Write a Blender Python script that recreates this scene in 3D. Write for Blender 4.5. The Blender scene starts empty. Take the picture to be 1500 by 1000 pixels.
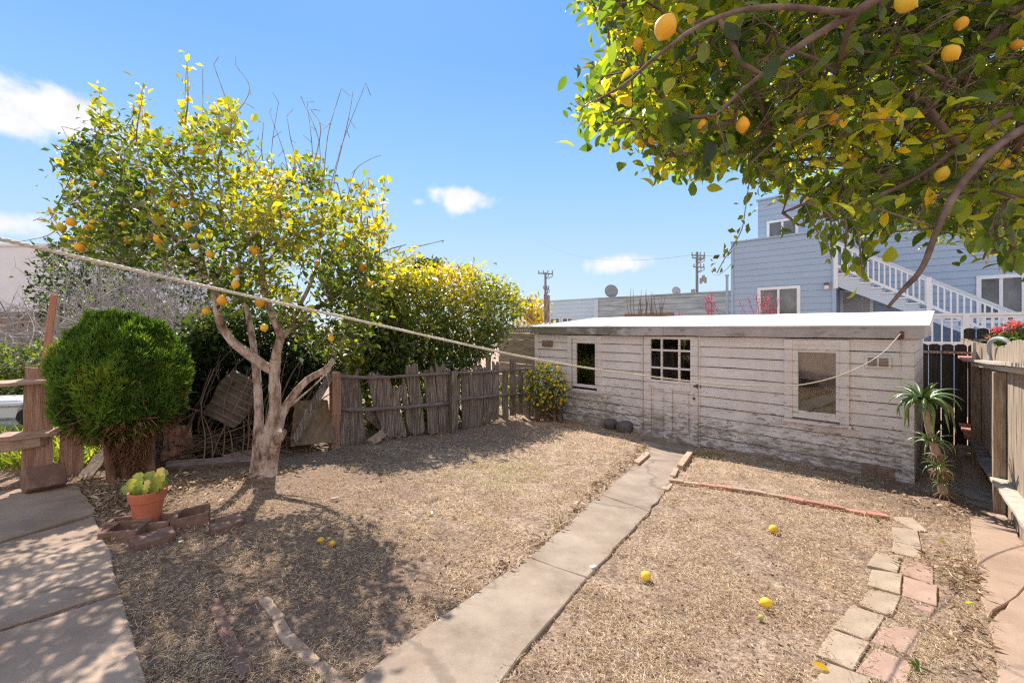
import bpy, math, random
import numpy as np
from mathutils import Vector, Matrix, noise as mnoise

rng = np.random.default_rng(7)
random.seed(7)
scene = bpy.context.scene
COL = scene.collection
F, CX, HY, CZ = 640.0, 750.0, 480.0, 2.15     # camera constants the yard was surveyed with (photo pixels, metres)
A = np.array

# ---------------------------------------------------------------- survey helpers
def at(px, py, Y):
    return A([(px - CX) / F * Y, Y, CZ + (HY - py) / F * Y])

def plane_z(x, y):
    return 0.57 - 0.05 * np.clip(np.asarray(x) + np.asarray(y), -3.0, 11.4)

PATH_A = A([3.16, 8.15]); PATH_B = A([0.0, 2.0])
def path_dip(x, y):
    d = PATH_B - PATH_A; L = np.linalg.norm(d); d = d / L
    n = A([-d[1], d[0]])
    rx, ry = np.asarray(x) - PATH_A[0], np.asarray(y) - PATH_A[1]
    t = np.clip(rx * d[0] + ry * d[1], 0, None) / L
    s = rx * n[0] + ry * n[1]
    return 0.08 * np.exp(-(s / 0.62) ** 2) * np.exp(-(t / 0.28) ** 2)

def gz(x, y):
    return plane_z(x, y) - path_dip(x, y)

def gp(px, py, dz=0.0):
    """point of the yard's ground seen at a photo pixel"""
    s, t = (px - CX) / F, (HY - py) / F
    Y = (CZ - 0.57) / (-t - 0.05 * (s + 1))
    for _ in range(12):
        z = float(gz(s * Y, Y))
        Y = 0.5 * Y + 0.5 * (z - CZ) / t
    return A([s * Y, Y, float(gz(s * Y, Y)) + dz])

# ---------------------------------------------------------------- mesh builder
class MB:
    def __init__(self):
        self.v, self.f, self.t, self.n = [], [], [], 0
    def add(self, verts, faces, tone=None):
        verts = np.asarray(verts, dtype=float).reshape(-1, 3)
        self.v.append(verts)
        if isinstance(faces, np.ndarray):
            self.f.append(faces + self.n)
        else:
            by = {}
            for f in faces:
                by.setdefault(len(f), []).append(f)
            for k, fs in by.items():
                self.f.append(A(fs, dtype=np.int64) + self.n)
        if tone is None: tone = 0.5
        self.t.append(np.broadcast_to(np.asarray(tone, dtype=float), (len(verts),)))
        self.n += len(verts)
        return self
    def build(self, name, mat, parent=None, smooth=False, bevel=0.0, local=False, origin=None):
        v = np.concatenate(self.v) if self.v else np.zeros((0, 3))
        t = np.concatenate(self.t) if self.t else np.zeros(0)
        loc = None
        if parent is not None and not local:
            m = Matrix.Identity(4); p = parent
            while p is not None:
                m = p.matrix_basis @ m; p = p.parent
            mi = np.array(m.inverted())
            v = v @ mi[:3, :3].T + mi[:3, 3]
        elif parent is None:
            if origin is None:
                loc = A([v[:, 0].mean(), v[:, 1].mean(), v[:, 2].min()])
            else: loc = A(origin, dtype=float)
            v = v - loc
        me = bpy.data.meshes.new(name)
        me.vertices.add(len(v)); me.vertices.foreach_set('co', v.astype(np.float32).ravel())
        nl = sum(f.size for f in self.f); npoly = sum(len(f) for f in self.f)
        me.loops.add(nl); me.polygons.add(npoly)
        idx = np.concatenate([f.ravel() for f in self.f]); me.loops.foreach_set('vertex_index', idx.astype(np.int32))
        tot = np.concatenate([np.full(len(f), f.shape[1]) for f in self.f])
        st = np.concatenate([[0], np.cumsum(tot)[:-1]])
        me.polygons.foreach_set('loop_start', st.astype(np.int32))
        me.update(calc_edges=True)
        at_ = me.attributes.new('tone', 'FLOAT', 'POINT'); at_.data.foreach_set('value', t.astype(np.float32))
        leafy = mat.name in LEAFY
        me.polygons.foreach_set('use_smooth', np.full(npoly, bool(smooth or leafy), dtype=bool))
        me.materials.append(mat)
        o = bpy.data.objects.new(name, me); COL.objects.link(o)
        if parent is not None: o.parent = parent
        if loc is not None: o.location = loc
        if bevel > 0:
            b = o.modifiers.new('bevel', 'BEVEL'); b.width = bevel; b.segments = 1; b.limit_method = 'ANGLE'; b.angle_limit = 0.7
        return o

def tag(o, label=None, cat=None, group=None, kind=None):
    if label: o['label'] = label
    if cat: o['category'] = cat
    if group: o['group'] = group
    if kind: o['kind'] = kind
    return o

def thing(name, label, cat, loc=(0, 0, 0), rz=0.0, group=None):
    o = bpy.data.objects.new(name, None); COL.objects.link(o)
    o.location = loc; o.rotation_euler = (0, 0, rz)
    o.empty_display_size = 0.1
    return tag(o, label, cat, group)

BOXF = [(0, 1, 3, 2), (4, 6, 7, 5), (0, 4, 5, 1), (2, 3, 7, 6), (0, 2, 6, 4), (1, 5, 7, 3)]
def box(mb, c, s, R=None, tone=None, jit=0.0):
    v = A([[x, y, z] for x in (-.5, .5) for y in (-.5, .5) for z in (-.5, .5)]) * A(s)
    if jit: v = v + rng.normal(0, jit, v.shape)
    if R is not None: v = v @ A(R).T
    return mb.add(v + A(c), BOXF, tone)

def bx(mb, x0, x1, y0, y1, z0, z1, tone=None):
    return box(mb, ((x0 + x1) / 2, (y0 + y1) / 2, (z0 + z1) / 2), (abs(x1 - x0), abs(y1 - y0), abs(z1 - z0)), None, tone)

def unit(v):
    v = np.asarray(v, dtype=float); return v / (np.linalg.norm(v, axis=-1, keepdims=True) + 1e-12)

def rotz(a):
    c, s = math.cos(a), math.sin(a); return A([[c, -s, 0], [s, c, 0], [0, 0, 1.0]])
def rotx(a):
    c, s = math.cos(a), math.sin(a); return A([[1.0, 0, 0], [0, c, -s], [0, s, c]])
def roty(a):
    c, s = math.cos(a), math.sin(a); return A([[c, 0, s], [0, 1.0, 0], [-s, 0, c]])

def smooth_path(pts, sub=5):
    P = np.asarray(pts, dtype=float)
    if len(P) < 3:
        return np.linspace(P[0], P[-1], sub + 1)
    Q = np.vstack([2 * P[0] - P[1], P, 2 * P[-1] - P[-2]]); out = []
    for i in range(1, len(Q) - 2):
        a, b, c, d = Q[i - 1], Q[i], Q[i + 1], Q[i + 2]
        for k in range(sub):
            t = k / sub
            out.append(0.5 * ((2 * b) + (c - a) * t + (2 * a - 5 * b + 4 * c - d) * t * t + (-a + 3 * b - 3 * c + d) * t ** 3))
    out.append(P[-1]); return A(out)

def tube(mb, pts, rad, n=6, cap=True, tone=None, lump=0.0):
    P = np.asarray(pts, dtype=float); m = len(P)
    r = np.broadcast_to(np.asarray(rad, dtype=float), (m,)) if np.ndim(rad) == 0 or len(np.atleast_1d(rad)) == m else np.interp(np.linspace(0, 1, m), np.linspace(0, 1, len(rad)), rad)
    T = np.gradient(P, axis=0); T = unit(T)
    ref = A([0, 0, 1.0]) if abs(T[0][2]) < .9 else A([1.0, 0, 0])
    u = unit(np.cross(T[0], ref)); V = []
    ang = np.arange(n) * 2 * math.pi / n
    for i in range(m):
        u = u - T[i] * np.dot(u, T[i]); u = unit(u); w = np.cross(T[i], u)
        rr = r[i] * (1 + (rng.normal(0, lump, n) if lump else 0))
        V.append(P[i] + np.outer(np.cos(ang) * rr, u) + np.outer(np.sin(ang) * rr, w))
    V = np.concatenate(V)
    i = np.arange(m - 1)[:, None] * n; k = np.arange(n)[None, :]; k2 = (k + 1) % n
    fs = np.stack([i + k, i + k2, i + n + k2, i + n + k], -1).reshape(-1, 4)
    mb.add(V, fs, tone)
    if cap:
        b = mb.n - len(V)
        mb.f.append(A([[b + j for j in range(n)][::-1]])); mb.f.append(A([[b + (m - 1) * n + j for j in range(n)]]))
    return mb

def lathe(mb, prof, c=(0, 0, 0), n=20, tone=None, R=None):
    prof = np.asarray(prof, dtype=float); m = len(prof); ang = np.arange(n) * 2 * math.pi / n
    V = np.stack([np.outer(prof[:, 0], np.cos(ang)), np.outer(prof[:, 0], np.sin(ang)), np.repeat(prof[:, 1:2], n, 1)], -1).reshape(-1, 3)
    if R is not None: V = V @ A(R).T
    i = np.arange(m - 1)[:, None] * n; k = np.arange(n)[None, :]; k2 = (k + 1) % n
    return mb.add(V + A(c), np.stack([i + k, i + k2, i + n + k2, i + n + k], -1).reshape(-1, 4), tone)

def prism(mb, poly, z0, z1, tone=None):
    """poly: (n,2) or (n,3) outline, z0/z1 scalars or arrays of bottom and top heights"""
    p = np.asarray(poly, dtype=float)[:, :2]; n = len(p)
    area = 0.5 * np.sum(p[:, 0] * np.roll(p[:, 1], -1) - np.roll(p[:, 0], -1) * p[:, 1])
    if area < 0:
        p = p[::-1]
        if np.ndim(z0): z0 = z0[::-1]
        if np.ndim(z1): z1 = z1[::-1]
    a = np.column_stack([p, np.broadcast_to(z0, n)]); b = np.column_stack([p, np.broadcast_to(z1, n)])
    fs = [tuple(range(n))[::-1], tuple(range(n, 2 * n))] + [(i, (i + 1) % n, n + (i + 1) % n, n + i) for i in range(n)]
    return mb.add(np.vstack([a, b]), fs, tone)

def plank(mb, p0, p1, width, thick, nrm, rag=(0, 0), jit=0.0, rows=6, cols=3, bow=0.0, w1=None, tone=None):
    """a weathered board from p0 to p1: its edges wander, its ends are ragged"""
    p0, p1, nrm = A(p0, dtype=float), A(p1, dtype=float), unit(nrm)
    d = unit(p1 - p0); side = unit(np.cross(d, nrm)); nn = unit(np.cross(side, d))
    if w1 is None: w1 = width
    V = []; ring = 2 * (cols + 1); c = np.linspace(-.5, .5, cols + 1)
    r0 = rng.normal(0, rag[0], cols + 1); r1 = rng.normal(0, rag[1], cols + 1)
    drift = np.cumsum(rng.normal(0, jit, (rows + 1, 2)), 0); drift -= np.linspace(0, 1, rows + 1)[:, None] * drift[-1]
    for i in range(rows + 1):
        t = i / rows; w = width + (w1 - width) * t
        pos = p0 + (p1 - p0) * t + side * drift[i, 0] + nn * (drift[i, 1] * .6 + bow * math.sin(math.pi * t))
        off = (r0 if i == 0 else r1 if i == rows else np.zeros(cols + 1))
        ej = rng.normal(0, jit * .5, 2)
        x = c * w; x[0] += ej[0]; x[-1] += ej[1]
        f = pos + np.outer(x, side) + np.outer(off, d) + nn * thick / 2
        b = pos + np.outer(x, side) + np.outer(off, d) - nn * thick / 2
        V.append(np.vstack([f, b[::-1]]))
    V = np.concatenate(V)
    i = np.arange(rows)[:, None] * ring; k = np.arange(ring)[None, :]; k2 = (k + 1) % ring
    fs = np.stack([i + k, i + k2, i + ring + k2, i + ring + k], -1).reshape(-1, 4)
    caps = []
    for b0, flip in ((0, False), (rows * ring, True)):
        for q in range(cols):
            f = [b0 + q, b0 + ring - 1 - q, b0 + ring - 2 - q, b0 + q + 1]
            caps.append(f if not flip else f[::-1])
    return mb.add(V, np.vstack([fs, A(caps)]), tone)

def copy_tree(o, parent=None):
    c = o.copy(); COL.objects.link(c)
    if parent is not None: c.parent = parent
    for ch in list(o.children): copy_tree(ch, c)
    return c

# ---------------------------------------------------------------- foliage
def leaves(mb, base, d, nrm, length, width, tone, fine=False, curl=0.18):
    base, d = np.asarray(base), unit(d); n = len(base)
    s = unit(np.cross(d, nrm)); u = np.cross(s, d)
    L = np.broadcast_to(length, n)[:, None]; W = np.broadcast_to(width, n)[:, None]
    tone = np.broadcast_to(tone, n)
    if not fine:
        V = np.stack([base, base + d * L * .5 - s * W * .5 + u * L * .05, base + d * L - u * L * curl,
                      base + d * L * .5 + s * W * .5 + u * L * .05, base + d * L * .52 - u * W * .10], 1)
        fc = A([[0, 4, 2, 1], [0, 3, 2, 4]])
        k = 5
    else:
        rows = [(0.0, 0.08, 0), (.22, .72, .02), (.5, 1.0, 0.0), (.78, .68, -.07), (1.0, .05, -.2)]
        V = []
        for (t, w, h) in rows:
            c = base + d * L * t + u * L * h * (curl / .18)
            V += [c - s * W * w * .5 + u * W * .12 * w, c - u * W * .06 * w, c + s * W * w * .5 + u * W * .12 * w]
        V = np.stack(V, 1); k = 15
        fc = A([[r * 3 + c, r * 3 + c + 1, r * 3 + c + 4, r * 3 + c + 3] for r in range(4) for c in range(2)])
    fs = (np.arange(n)[:, None, None] * k + fc[None]).reshape(-1, 4)
    mb.add(V.reshape(-1, 3), fs, np.repeat(tone, k))

def rand_dirs(n):
    v = rng.normal(size=(n, 3)); return unit(v)

class Skel:
    """a branching skeleton: limbs drawn by hand, then twigs grown to targets by nearest join"""
    def __init__(s): s.P, s.par, s.fix = [], [], {}
    def path(s, pts, parent=-1, sub=5, rad=None):
        q = smooth_path(pts, sub); start = 0 if parent < 0 else 1; ids = []
        for i in range(start, len(q)):
            s.P.append(q[i]); s.par.append(parent); parent = len(s.P) - 1; ids.append(parent)
            if rad is not None: s.fix[parent] = float(np.interp(i / (len(q) - 1), np.linspace(0, 1, len(rad)), rad))
        return ids
    def near(s, p):
        return int(np.argmin(np.linalg.norm(A(s.P) - A(p), axis=1)))
    def grow(s, targets, step=.22, noise=.05, droop=0.0, first=0, up=0.0):
        P = np.zeros((len(s.P) + len(targets) * 12, 3)); n = len(s.P); P[:n] = A(s.P)
        depth = np.zeros(len(P)); ends = []
        for i in range(n): depth[i] = 0
        root = P[first]
        order = np.argsort(np.linalg.norm(targets - A(s.P).mean(0), axis=1))
        for t in targets[order]:
            dv = t - P[first:n]; dist = np.linalg.norm(dv, axis=1)
            # prefer joints lying below / towards the stem so that twigs run outwards
            cost = dist + .15 * depth[first:n] + up * np.clip(P[first:n, 2] - t[2], 0, None)
            j = first + int(np.argmin(cost)); a = P[j]; D = np.linalg.norm(t - a)
            m = min(10, max(1, int(D / step))); side = rng.normal(0, noise * D, 3)
            for q in range(1, m + 1):
                f = q / m
                p = a + (t - a) * f + side * math.sin(math.pi * f) + A([0, 0, 1]) * droop * D * math.sin(math.pi * f)
                P[n] = p; s.P.append(p.copy()); s.par.append(j); depth[n] = depth[j] + D / m; j = n; n += 1
            ends.append(j)
        return ends
    def radii(s, tip=.003, ex=2.3, scale=1.0):
        n = len(s.P); cnt = np.zeros(n); kids = np.zeros(n, int)
        for p in s.par:
            if p >= 0: kids[p] += 1
        for i in range(n - 1, -1, -1):
            if kids[i] == 0: cnt[i] += 1
            if s.par[i] >= 0: cnt[s.par[i]] += cnt[i]
        r = tip * np.maximum(cnt, 1) ** (1 / ex) * scale
        for k, v in s.fix.items(): r[k] = v
        s.r, s.cnt = r, cnt; return r
    def mesh(s, mb, only=None, n_thick=8, n_thin=4, tone=None):
        n = len(s.P); kids = [[] for _ in range(n)]
        for i, p in enumerate(s.par):
            if p >= 0: kids[p].append(i)
        starts = [i for i in range(n) if s.par[i] < 0]
        stack = [(i, -1) for i in starts]
        while stack:
            i, p = stack.pop(); ch = []; rr = []
            if p >= 0: ch.append(s.P[p]); rr.append(min(s.r[p], s.r[i] * 1.25))
            while True:
                ch.append(s.P[i]); rr.append(s.r[i])
                k = kids[i]
                if not k: break
                b = max(k, key=lambda q: s.r[q])
                for q in k:
                    if q != b: stack.append((q, i))
                i = b
            if len(ch) > 1:
                mx = max(rr)
                tube(mb, ch, rr, n_thick if mx > .02 else n_thin if mx > .006 else 3, cap=mx > .02, tone=tone, lump=.06 if mx > .02 else 0)

def in_poly(px, py, poly):
    poly = A(poly, dtype=float); x, y = poly[:, 0], poly[:, 1]; r = np.zeros(len(px), bool); j = len(poly) - 1
    for i in range(len(poly)):
        c = ((y[i] > py) != (y[j] > py)) & (px < (x[j] - x[i]) * (py - y[i]) / (y[j] - y[i] + 1e-9) + x[i])
        r ^= c; j = i
    return r

def sample_poly(poly, n):
    poly = A(poly, dtype=float); lo, hi = poly.min(0), poly.max(0); out = np.zeros((0, 2))
    while len(out) < n:
        c = lo + (hi - lo) * rng.random((n * 2, 2)); out = np.vstack([out, c[in_poly(c[:, 0], c[:, 1], poly)]])
    return out[:n]

# ---------------------------------------------------------------- materials
class NT:
    def __init__(s, name):
        s.m = bpy.data.materials.new(name); s.m.use_nodes = True; s.t = s.m.node_tree; s.t.nodes.clear()
        s.out = s.t.nodes.new('ShaderNodeOutputMaterial'); s._tc = None
    def n(s, kind, **kw):
        nd = s.t.nodes.new('ShaderNode' + kind)
        for k, v in kw.items():
            if k.startswith('i_'):
                key = k[2:].replace('_', ' ')
                nd.inputs[key].default_value = v
            else: setattr(nd, k, v)
        return nd
    def l(s, a, b): s.t.links.new(a, b)
    def tc(s, which='Object'):
        if s._tc is None: s._tc = s.n('TexCoord')
        return s._tc.outputs[which]
    def mapped(s, scale=(1, 1, 1), which='Object', rot=(0, 0, 0)):
        m = s.n('Mapping'); m.inputs['Scale'].default_value = scale; m.inputs['Rotation'].default_value = rot
        s.l(s.tc(which), m.inputs['Vector']); return m.outputs[0]
    def noise(s, scale, detail=4, rough=.6, vec=None, dist=0.0):
        q = s.n('TexNoise'); q.inputs['Scale'].default_value = scale; q.inputs['Detail'].default_value = detail
        q.inputs['Roughness'].default_value = rough; q.inputs['Distortion'].default_value = dist
        s.l(vec if vec is not None else s.tc(), q.inputs['Vector']); return q.outputs[0]
    def ramp(s, fac, stops, interp='LINEAR'):
        r = s.n('ValToRGB'); r.color_ramp.interpolation = interp; e = r.color_ramp.elements
        while len(e) < len(stops): e.new(.5)
        for el, (p, c) in zip(e, stops):
            el.position = p; c = (c, c, c) if not hasattr(c, '__len__') else c; el.color = (*c, 1)
        s.l(fac, r.inputs[0]); return r.outputs[0]
    def mix(s, fac, a, b, mode='MIX'):
        m = s.n('Mix', data_type='RGBA', blend_type=mode)
        for src, k in ((fac, 0), (a, 6), (b, 7)):
            if hasattr(src, 'is_linked'): s.l(src, m.inputs[k])
            else: m.inputs[k].default_value = src if k == 0 else (*src, 1)
        return m.outputs[2]
    def math(s, op, a, b=None, clamp=False):
        m = s.n('Math', operation=op, use_clamp=clamp)
        for src, k in ((a, 0), (b, 1)):
            if src is None: continue
            if hasattr(src, 'is_linked'): s.l(src, m.inputs[k])
            else: m.inputs[k].default_value = src
        return m.outputs[0]
    def bump(s, h, strength=.4, dist=.02, prev=None):
        b = s.n('Bump'); b.inputs['Strength'].default_value = strength; b.inputs['Distance'].default_value = dist
        s.l(h, b.inputs['Height'])
        if prev is not None: s.l(prev, b.inputs['Normal'])
        return b.outputs[0]
    def bsdf(s, col, rough=.8, normal=None, spec=.3, metal=0.0, **kw):
        p = s.n('BsdfPrincipled')
        for src, k in ((col, 'Base Color'), (rough, 'Roughness'), (metal, 'Metallic')):
            if hasattr(src, 'is_linked'): s.l(src, p.inputs[k])
            else: p.inputs[k].default_value = (*src, 1) if k == 'Base Color' else src
        p.inputs['Specular IOR Level'].default_value = spec
        if normal is not None: s.l(normal, p.inputs['Normal'])
        s.l(p.outputs[0], s.out.inputs[0]); return p
    def attr(s, name='tone'):
        q = s.n('Attribute'); q.attribute_name = name; return q.outputs['Fac']

def simple(name, stops, scale=4, rough=.8, bump=.3, bscale=None, stretch=(1, 1, 1), spec=.3, metal=0.0, detail=6, bdist=.01, rnd=0.0):
    t = NT(name); v = t.mapped(stretch)
    f = t.noise(scale, detail, .62, v)
    c = t.ramp(f, stops)
    if rnd:
        oi = t.n('ObjectInfo'); hs = t.n('HueSaturation')
        t.l(t.math('ADD', t.math('MULTIPLY', oi.outputs['Random'], rnd), 1 - rnd / 2), hs.inputs['Value'])
        t.l(c, hs.inputs['Color']); c = hs.outputs[0]
    nm = t.bump(t.noise(bscale or scale * 6, 5, .6, v), bump, bdist) if bump else None
    t.bsdf(c, rough, nm, spec, metal); return t.m

LEAFY = set()
def leaf_mat(name, stops, trans=.5, gloss=.35, tcol=1.6, spec=.25, back=None):
    t = NT(name); c = t.ramp(t.attr(), stops); LEAFY.add(t.m.name)
    d = t.n('BsdfDiffuse'); t.l(c, d.inputs[0])
    g = t.n('Gamma'); g.inputs[1].default_value = .85; t.l(c, g.inputs[0])
    m2 = t.mix(1.0, g.outputs[0], (tcol, tcol * .96, tcol * .35), 'MULTIPLY')
    tr = t.n('BsdfTranslucent'); t.l(m2, tr.inputs[0])
    mx = t.n('MixShader'); mx.inputs[0].default_value = trans; t.l(d.outputs[0], mx.inputs[1]); t.l(tr.outputs[0], mx.inputs[2])
    gl = t.n('BsdfGlossy'); gl.inputs['Roughness'].default_value = gloss; gl.inputs[0].default_value = (1, 1, 1, 1)
    fr = t.n('LayerWeight'); fr.inputs[0].default_value = .5
    mf = t.math('MULTIPLY', t.math('ADD', t.math('MULTIPLY', t.math('POWER', fr.outputs['Facing'], 3.0), .8), .07), spec * 2, True)
    m3 = t.n('MixShader'); t.l(mf, m3.inputs[0]); t.l(mx.outputs[0], m3.inputs[1]); t.l(gl.outputs[0], m3.inputs[2])
    t.l(m3.outputs[0], t.out.inputs[0]); return t.m
# ================================================================ materials
def siding_mat():
    t = NT('old_white_siding')
    sep = t.n('SeparateXYZ'); t.l(t.tc(), sep.inputs[0]); z = sep.outputs[2]
    base = t.ramp(t.noise(1.3, 5, .6), [(.3, (.74, .69, .68)), (.55, (.83, .78, .775)), (.75, (.88, .84, .835))])
    grain = t.noise(9, 6, .65, t.mapped((.9, 1, 7)))
    base = t.mix(t.ramp(grain, [(.46, 0), (.60, .22)]), base, (.54, .46, .45))
    # paint worn off to grey wood, more of it on the lower boards
    peel = t.noise(8.5, 9, .74, t.mapped((.8, 1, 2.6)), .5)
    zn = t.math('ADD', t.math('MULTIPLY', z, .75), t.math('MULTIPLY', t.math('SUBTRACT', t.noise(.8, 5, .65), .5), 1.1))
    low = t.ramp(zn, [(.0, 1), (.30, .80), (.60, .38), (1.0, .06)])
    pf = t.ramp(t.math('ADD', peel, t.math('MULTIPLY', low, .15)), [(.625, 0), (.665, .88)])
    c = t.mix(pf, base, t.ramp(t.noise(14, 5, .6, t.mapped((.6, 1, 8))), [(.3, (.20, .165, .155)), (.7, (.42, .35, .335))]))
    moss = t.noise(1.7, 7, .66, t.mapped((1, 1, 1.8)))
    mz = t.ramp(z, [(.0, .95), (.35, .85), (.65, .35), (.85, 0)])
    mf = t.math('MULTIPLY', t.ramp(moss, [(.48, 0), (.66, .75)]), mz)
    c = t.mix(mf, c, (.19, .175, .10))
    grime = t.math('MULTIPLY', t.ramp(t.noise(3.2, 8, .7, t.mapped((.7, 1, 1.6))), [(.48, 0), (.68, .55)]), low)
    c = t.mix(grime, c, (.20, .165, .155))
    # paint gone along the lower edge of each board
    fr = t.math('FRACT', t.math('DIVIDE', t.math('ADD', z, .222), .1835)); ed = t.math('MAXIMUM', t.ramp(fr, [(.03, 1), (.13, 0)]), t.ramp(fr, [(.955, 0), (.99, .8)]))
    c = t.mix(t.math('MULTIPLY', ed, t.ramp(t.noise(3.5, 7, .7, t.mapped((1, 1, .6))), [(.36, .12), (.60, .9)])), c, (.36, .25, .185))
    h = t.math('SUBTRACT', t.noise(16, 6, .65, t.mapped((.6, 1, 6))), t.math('MULTIPLY', pf, .35))
    t.bsdf(c, .75, t.bump(h, .25, .003), .25); return t.m

def fascia_mat():
    t = NT('weathered_fascia')
    sep = t.n('SeparateXYZ'); t.l(t.tc(), sep.inputs[0]); x = sep.outputs[0]
    c = t.ramp(t.noise(2.2, 6, .6), [(.3, (.42, .385, .40)), (.7, (.58, .535, .54))])
    m = t.math('ADD', t.noise(2.6, 8, .7, t.mapped((1, 1, 2.2))), t.ramp(t.math('MULTIPLY', x, .12), [(.42, 0), (.6, .20)]))
    c = t.mix(t.ramp(m, [(.55, 0), (.68, .85)]), c, (.17, .165, .115))
    t.bsdf(c, .8, t.bump(t.noise(25, 5), .3, .005)); return t.m

def ground_mat():
    t = NT('dry_yard_ground'); P = t.n('NewGeometry').outputs['Position']
    big = t.noise(.55, 4, .6, P); mid = t.noise(4.5, 7, .68, P); fine = t.noise(38, 8, .75, P); str_ = t.noise(120, 4, .7, P, 1.2)
    straw = t.ramp(fine, [(.33, (.085, .048, .028)), (.43, (.33, .215, .14)), (.54, (.64, .475, .34)), (.67, (.88, .715, .55))])
    soil = t.ramp(fine, [(.3, (.10, .062, .045)), (.5, (.24, .16, .115)), (.7, (.42, .30, .22))])
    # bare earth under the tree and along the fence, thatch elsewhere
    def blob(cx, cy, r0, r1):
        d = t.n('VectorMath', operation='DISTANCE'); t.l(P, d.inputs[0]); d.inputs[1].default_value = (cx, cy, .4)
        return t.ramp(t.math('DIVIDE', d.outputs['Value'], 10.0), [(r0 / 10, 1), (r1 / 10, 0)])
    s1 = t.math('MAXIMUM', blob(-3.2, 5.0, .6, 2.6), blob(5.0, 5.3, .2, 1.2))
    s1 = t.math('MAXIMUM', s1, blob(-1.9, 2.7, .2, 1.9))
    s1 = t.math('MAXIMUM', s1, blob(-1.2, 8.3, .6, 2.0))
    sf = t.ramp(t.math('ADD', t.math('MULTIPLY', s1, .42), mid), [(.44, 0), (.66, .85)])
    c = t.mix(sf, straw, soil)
    c = t.mix(t.ramp(big, [(.35, 0), (.7, .35)]), c, (.46, .315, .225))
    clod = t.ramp(t.noise(11, 6, .7, P), [(.57, 0), (.66, .85)])
    c = t.mix(clod, c, (.17, .105, .075))
    g = blob(-.1, 5.6, .4, 2.0); gm = t.ramp(t.math('MULTIPLY', t.noise(3.4, 6, .7, P), g), [(.40, 0), (.62, .5)])
    c = t.mix(gm, c, (.30, .28, .10))
    c = t.mix(t.ramp(str_, [(.55, 0), (.68, .45)]), c, (.82, .68, .54))
    h = t.math('ADD', t.math('MULTIPLY', mid, .6), t.math('ADD', t.math('MULTIPLY', fine, .5), t.math('MULTIPLY', str_, .25)))
    t.bsdf(c, .95, t.bump(h, 1.0, .05), .1); return t.m

def concrete_mat(name, dark, mid, light, sc=2.2, soil=(.22, .15, .11), soilk=(.6, .75)):
    t = NT(name); P = t.n('NewGeometry').outputs['Position']
    c = t.ramp(t.noise(sc, 7, .65, P), [(.3, dark), (.5, mid), (.72, light)])
    sp = t.noise(90, 3, .7, P); c = t.mix(t.ramp(sp, [(.55, 0), (.75, .4)]), c, tuple(x * 1.25 for x in light))
    c = t.mix(t.ramp(t.noise(150, 2, .5, P), [(.62, 0), (.72, .35)]), c, (.18, .15, .13))
    c = t.mix(t.ramp(t.noise(1.1, 8, .7, P), [(soilk[0], 0), (soilk[1], .55)]), c, soil)
    wp = t.n('VectorMath', operation='ADD'); nn = t.n('TexNoise'); nn.inputs['Scale'].default_value = 2.5; nn.inputs['Detail'].default_value = 6; t.l(P, nn.inputs['Vector'])
    ws = t.n('VectorMath', operation='SCALE'); ws.inputs['Scale'].default_value = .5; t.l(nn.outputs['Color'], ws.inputs[0]); t.l(P, wp.inputs[0]); t.l(ws.outputs[0], wp.inputs[1])
    vo = t.n('TexVoronoi', feature='DISTANCE_TO_EDGE'); vo.inputs['Scale'].default_value = .38; t.l(wp.outputs[0], vo.inputs['Vector'])
    crack = t.ramp(vo.outputs['Distance'], [(.0, 1), (.006, .8), (.012, 0)])
    c = t.mix(t.math('MULTIPLY', crack, .4), c, (.10, .075, .06))
    c = t.mix(t.ramp(t.noise(5.5, 7, .72, P), [(.58, 0), (.70, .45)]), c, tuple(x * .55 for x in mid))
    t.bsdf(c, .9, t.bump(t.noise(60, 6, .7, P), .45, .008), .15); return t.m

MAT = {}
MAT['siding'] = siding_mat(); MAT['fascia'] = fascia_mat(); MAT['ground'] = ground_mat()
MAT['path'] = concrete_mat('path_concrete', (.225, .17, .125), (.33, .26, .20), (.41, .335, .265), 2.3, (.24, .165, .115), (.46, .66))
MAT['patio'] = concrete_mat('patio_concrete', (.28, .195, .14), (.39, .285, .21), (.48, .36, .27), 1.3, (.17, .12, .095), (.46, .66))
MAT['strip'] = concrete_mat('earthy_concrete', (.32, .215, .155), (.40, .285, .21), (.46, .335, .255), 1.6)
MAT['paver'] = simple('buff_paver', [(.3, (.32, .24, .17)), (.55, (.41, .32, .235)), (.75, (.47, .38, .285))], 5, .9, .5, 60, rnd=.14)
MAT['redpaver'] = simple('red_paver', [(.3, (.34, .215, .16)), (.55, (.42, .28, .215)), (.75, (.46, .33, .26))], 5, .9, .5, 60, rnd=.12)
MAT['brick'] = simple('brick', [(.3, (.36, .15, .10)), (.55, (.52, .25, .18)), (.75, (.60, .36, .27))], 9, .9, .5, 70, rnd=.2)
MAT['palebrick'] = simple('pale_brick', [(.3, (.34, .22, .15)), (.55, (.47, .33, .235)), (.75, (.54, .41, .31))], 9, .9, .5, 70, rnd=.15)
MAT['brownblock'] = simple('brown_block', [(.3, (.13, .075, .055)), (.55, (.22, .13, .10)), (.75, (.31, .20, .16))], 8, .95, .6, 60, rnd=.1)
MAT['terracotta'] = simple('terracotta', [(.3, (.44, .13, .065)), (.55, (.54, .17, .088)), (.8, (.60, .25, .15))], 6, .7, .25, 60)
MAT['rock'] = simple('dark_rock', [(.3, (.09, .08, .08)), (.7, (.19, .17, .165))], 9, .9, .7, 30)
MAT['roof'] = simple('white_roof_coating', [(.3, (.44, .435, .43)), (.5, (.60, .60, .60)), (.7, (.68, .68, .68))], 2.0, .8, .3, 30, (.4, 1, 1))
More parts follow.
